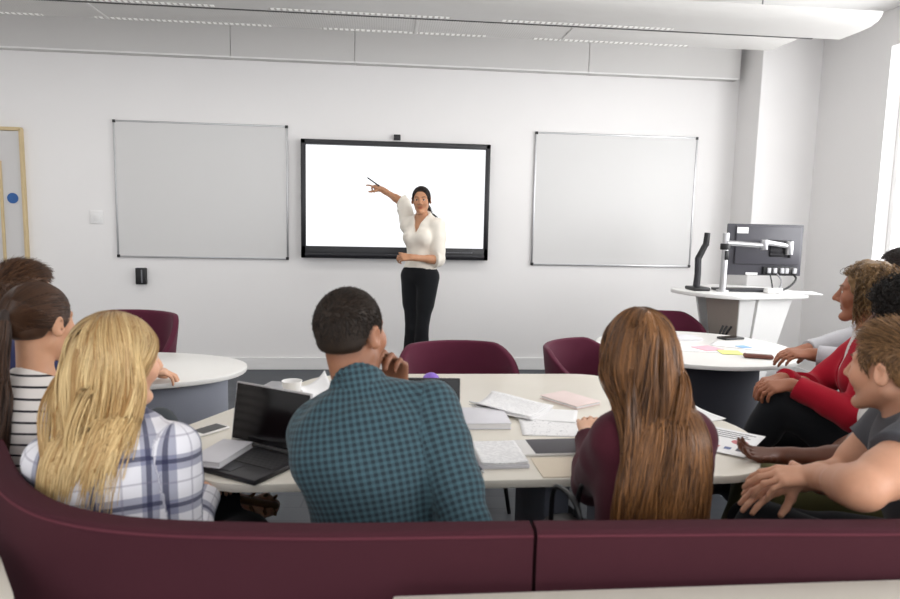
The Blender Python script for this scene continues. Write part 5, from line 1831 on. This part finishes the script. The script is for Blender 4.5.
# ---- woman in the red cardigan
H_CU = hair_mat('light_brown_curls', '#3a281b', '#a9855a')
P = Person(fem=True, s=1.0, h=0.0045, top=(1.93, 2.535, 1.315), hip=(1.99, 2.42, 0.55), yaw=-1.05, head=(-0.82, 0.02, 0.0), shw=0.16,
           arm_l=((1.60, 2.46, 0.845), (1.9, 2.0, 0.5)), arm_r=((1.63, 2.58, 0.84), (2.0, 2.9, 0.5)),
           hand_l=dict(d=(-0.95, 0.2, -0.15), n=(0.0, -0.4, 0.9), curl=(0.6, 0.7, 0.4)), hand_r=dict(d=(-0.95, -0.2, -0.1), n=(0, 0, 1), curl=(0.5, 0.5, 0.3)),
           leg_l=((1.58, 2.50, 0.75), (1.44, 2.62, 0.38)), leg_r=((1.62, 2.66, 0.56), (1.58, 2.72, 0.10)), hair_mat=H_CU, lips=0.7)
P.build('woman with light brown curls in a red cardigan, hands round her knee', skin('brown_skin', '#a26a50'))
shirt(P, WHITEJ, e=0.010, sleeve=0.2, hem=-0.05, wr=None, name='top')
shirt(P, REDK, e=0.020, sleeve=1.94, hem=-0.06, wr=(32, 0.006), name='cardigan', vneck=(0.46, 0.075))
trousers(P, BLACKJ)
shoes(P, LEATHER)
curly_hair(P, H_CU, 3600, 0.085, seed=81, r=0.0014, cap=0.016, droop=0.9, back=0.7, rad=0.009, facey=0.03)

# ---- listener furthest on the right
P = Person(s=1.0, h=0.0075, top=(2.47, 3.02, 1.355), hip=(2.46, 2.92, 0.56), yaw=-1.1, head=(-0.75, 0.0, 0.0),
           arm_l=((2.02, 2.98, 0.86), (2.4, 2.5, 0.5)), arm_r=((2.05, 3.1, 0.85), (2.5, 3.4, 0.5)),
           hand_l=dict(d=(-0.95, 0.1, 0.0), n=(0.0, -0.2, 0.95), curl=(0.4, 0.5, 0.3)), hand_r=dict(d=(-0.95, -0.2, 0), n=(0, 0, 1)),
           leg_l=((2.06, 3.0, 0.56), (2.05, 3.1, 0.1)), leg_r=((2.12, 3.15, 0.56), (2.1, 3.2, 0.1)), hair_mat=H_DK)
P.build('dark-haired listener in pale grey furthest along by the window', skin('brown_skin', '#a26a50'))
shirt(P, LGREY, e=0.014, sleeve=1.9, hem=-0.06, wr=(30, 0.005), name='jumper')
trousers(P, BLACKJ); shoes(P, LEATHER)
short_hair(P, H_DK, 2200, 0.018, (0, 0.6, 0.2), lift=0.8, r=0.0016, seed=91, cap=0.010)

# ---- woman with the ponytail and striped top
H_PT = hair_mat('dark_brown_hair', '#21150f', '#553a29')
P = Person(fem=True, s=1.0, h=0.006, top=(-1.00, 2.085, 1.243), noff=(0, 0, -0.03), hip=(-1.03, 2.03, 0.545), yaw=0.30, head=(0.34, 0.04, 0.0), shw=0.16,
           arm_r=((-0.85, 2.25, 0.68), (-0.75, 1.8, 0.5)), arm_l=((-1.0, 2.35, 0.68), (-1.5, 2.1, 0.5)),
           leg_r=((-0.795, 2.46, 0.695), (-0.66, 2.58, 0.30)), leg_l=((-0.98, 2.40, 0.55), (-0.92, 2.48, 0.10)), hair_mat=H_PT)
P.build('woman with a dark ponytail in a striped top', skin('tan_skin', '#c49374'))
shirt(P, STRIPE, e=0.013, sleeve=1.95, hem=-0.06, wr=(32, 0.004), name='striped_top')
trousers(P, DGREYJ); shoes(P, LEATHER)
pony_hair(P, H_PT, 1800, (0.0, -0.112, 0.035), 0.44, 900, seed=101, r=0.0016, tail_r=0.04, tail_dir=(0.1, -0.35, -0.9), tie_mat=plain('brown_elastic', '#2a1c15', 0.7))

# ---- man behind the ponytail
H_MB = hair_mat('brown_hair', '#33211a', '#6e4d35')
P = Person(s=1.0, h=0.0065, top=(-1.35, 2.71, 1.248), hip=(-1.47, 2.52, 0.555), yaw=0.75, head=(0.72, 0.0, 0.0),
           arm_r=((-1.00, 2.91, 0.79), (-0.9, 2.3, 0.5)), arm_l=((-1.32, 2.98, 0.785), (-1.8, 2.9, 0.5)),
           hand_r=dict(d=(0.9, 0.42, -0.05), n=(0, 0, 1), curl=(0.5, 0.6, 0.4)), hand_l=dict(d=(0.9, 0.3, 0), n=(0, 0, 1), curl=(0.3, 0.4, 0.3)),
           leg_r=((-1.12, 2.74, 0.555), (-1.10, 2.80, 0.10)), leg_l=((-1.33, 2.86, 0.555), (-1.25, 2.86, 0.10)), hair_mat=H_MB)
P.build('brown-haired man in navy leaning on the oval table', skin('fair_skin', '#dcab8d'))
shirt(P, NAVY, e=0.014, sleeve=1.55, hem=-0.06, wr=(30, 0.005), name='jumper')
trousers(P, BLACKJ); shoes(P, LEATHER)
short_hair(P, H_MB, 3600, 0.016, (0.0, 1.0, 0.15), lift=0.6, r=0.0014, seed=111, cap=0.010, top_len=0.04)

# ---- bag on the sofa between the two in the middle
t = empty('shoulder_bag', (0.50, 1.60, 0.448), 'black shoulder bag on the sofa seat next to the woman with waist-long hair', 'bag', rz=0.2)
MB().box((0, 0, 0.12), (0.10, 0.26, 0.23), bevel=0.03, seg=4).build('body', LEATHER, t)
for sx_ in (-1, 1):
    MB().tube(catmull([(sx_ * 0.035, -0.09, 0.21), (sx_ * 0.04, -0.06, 0.33), (sx_ * 0.04, 0.06, 0.33), (sx_ * 0.035, 0.09, 0.21)], 8), 0.007, 8).build('handle', BLACKP, t)
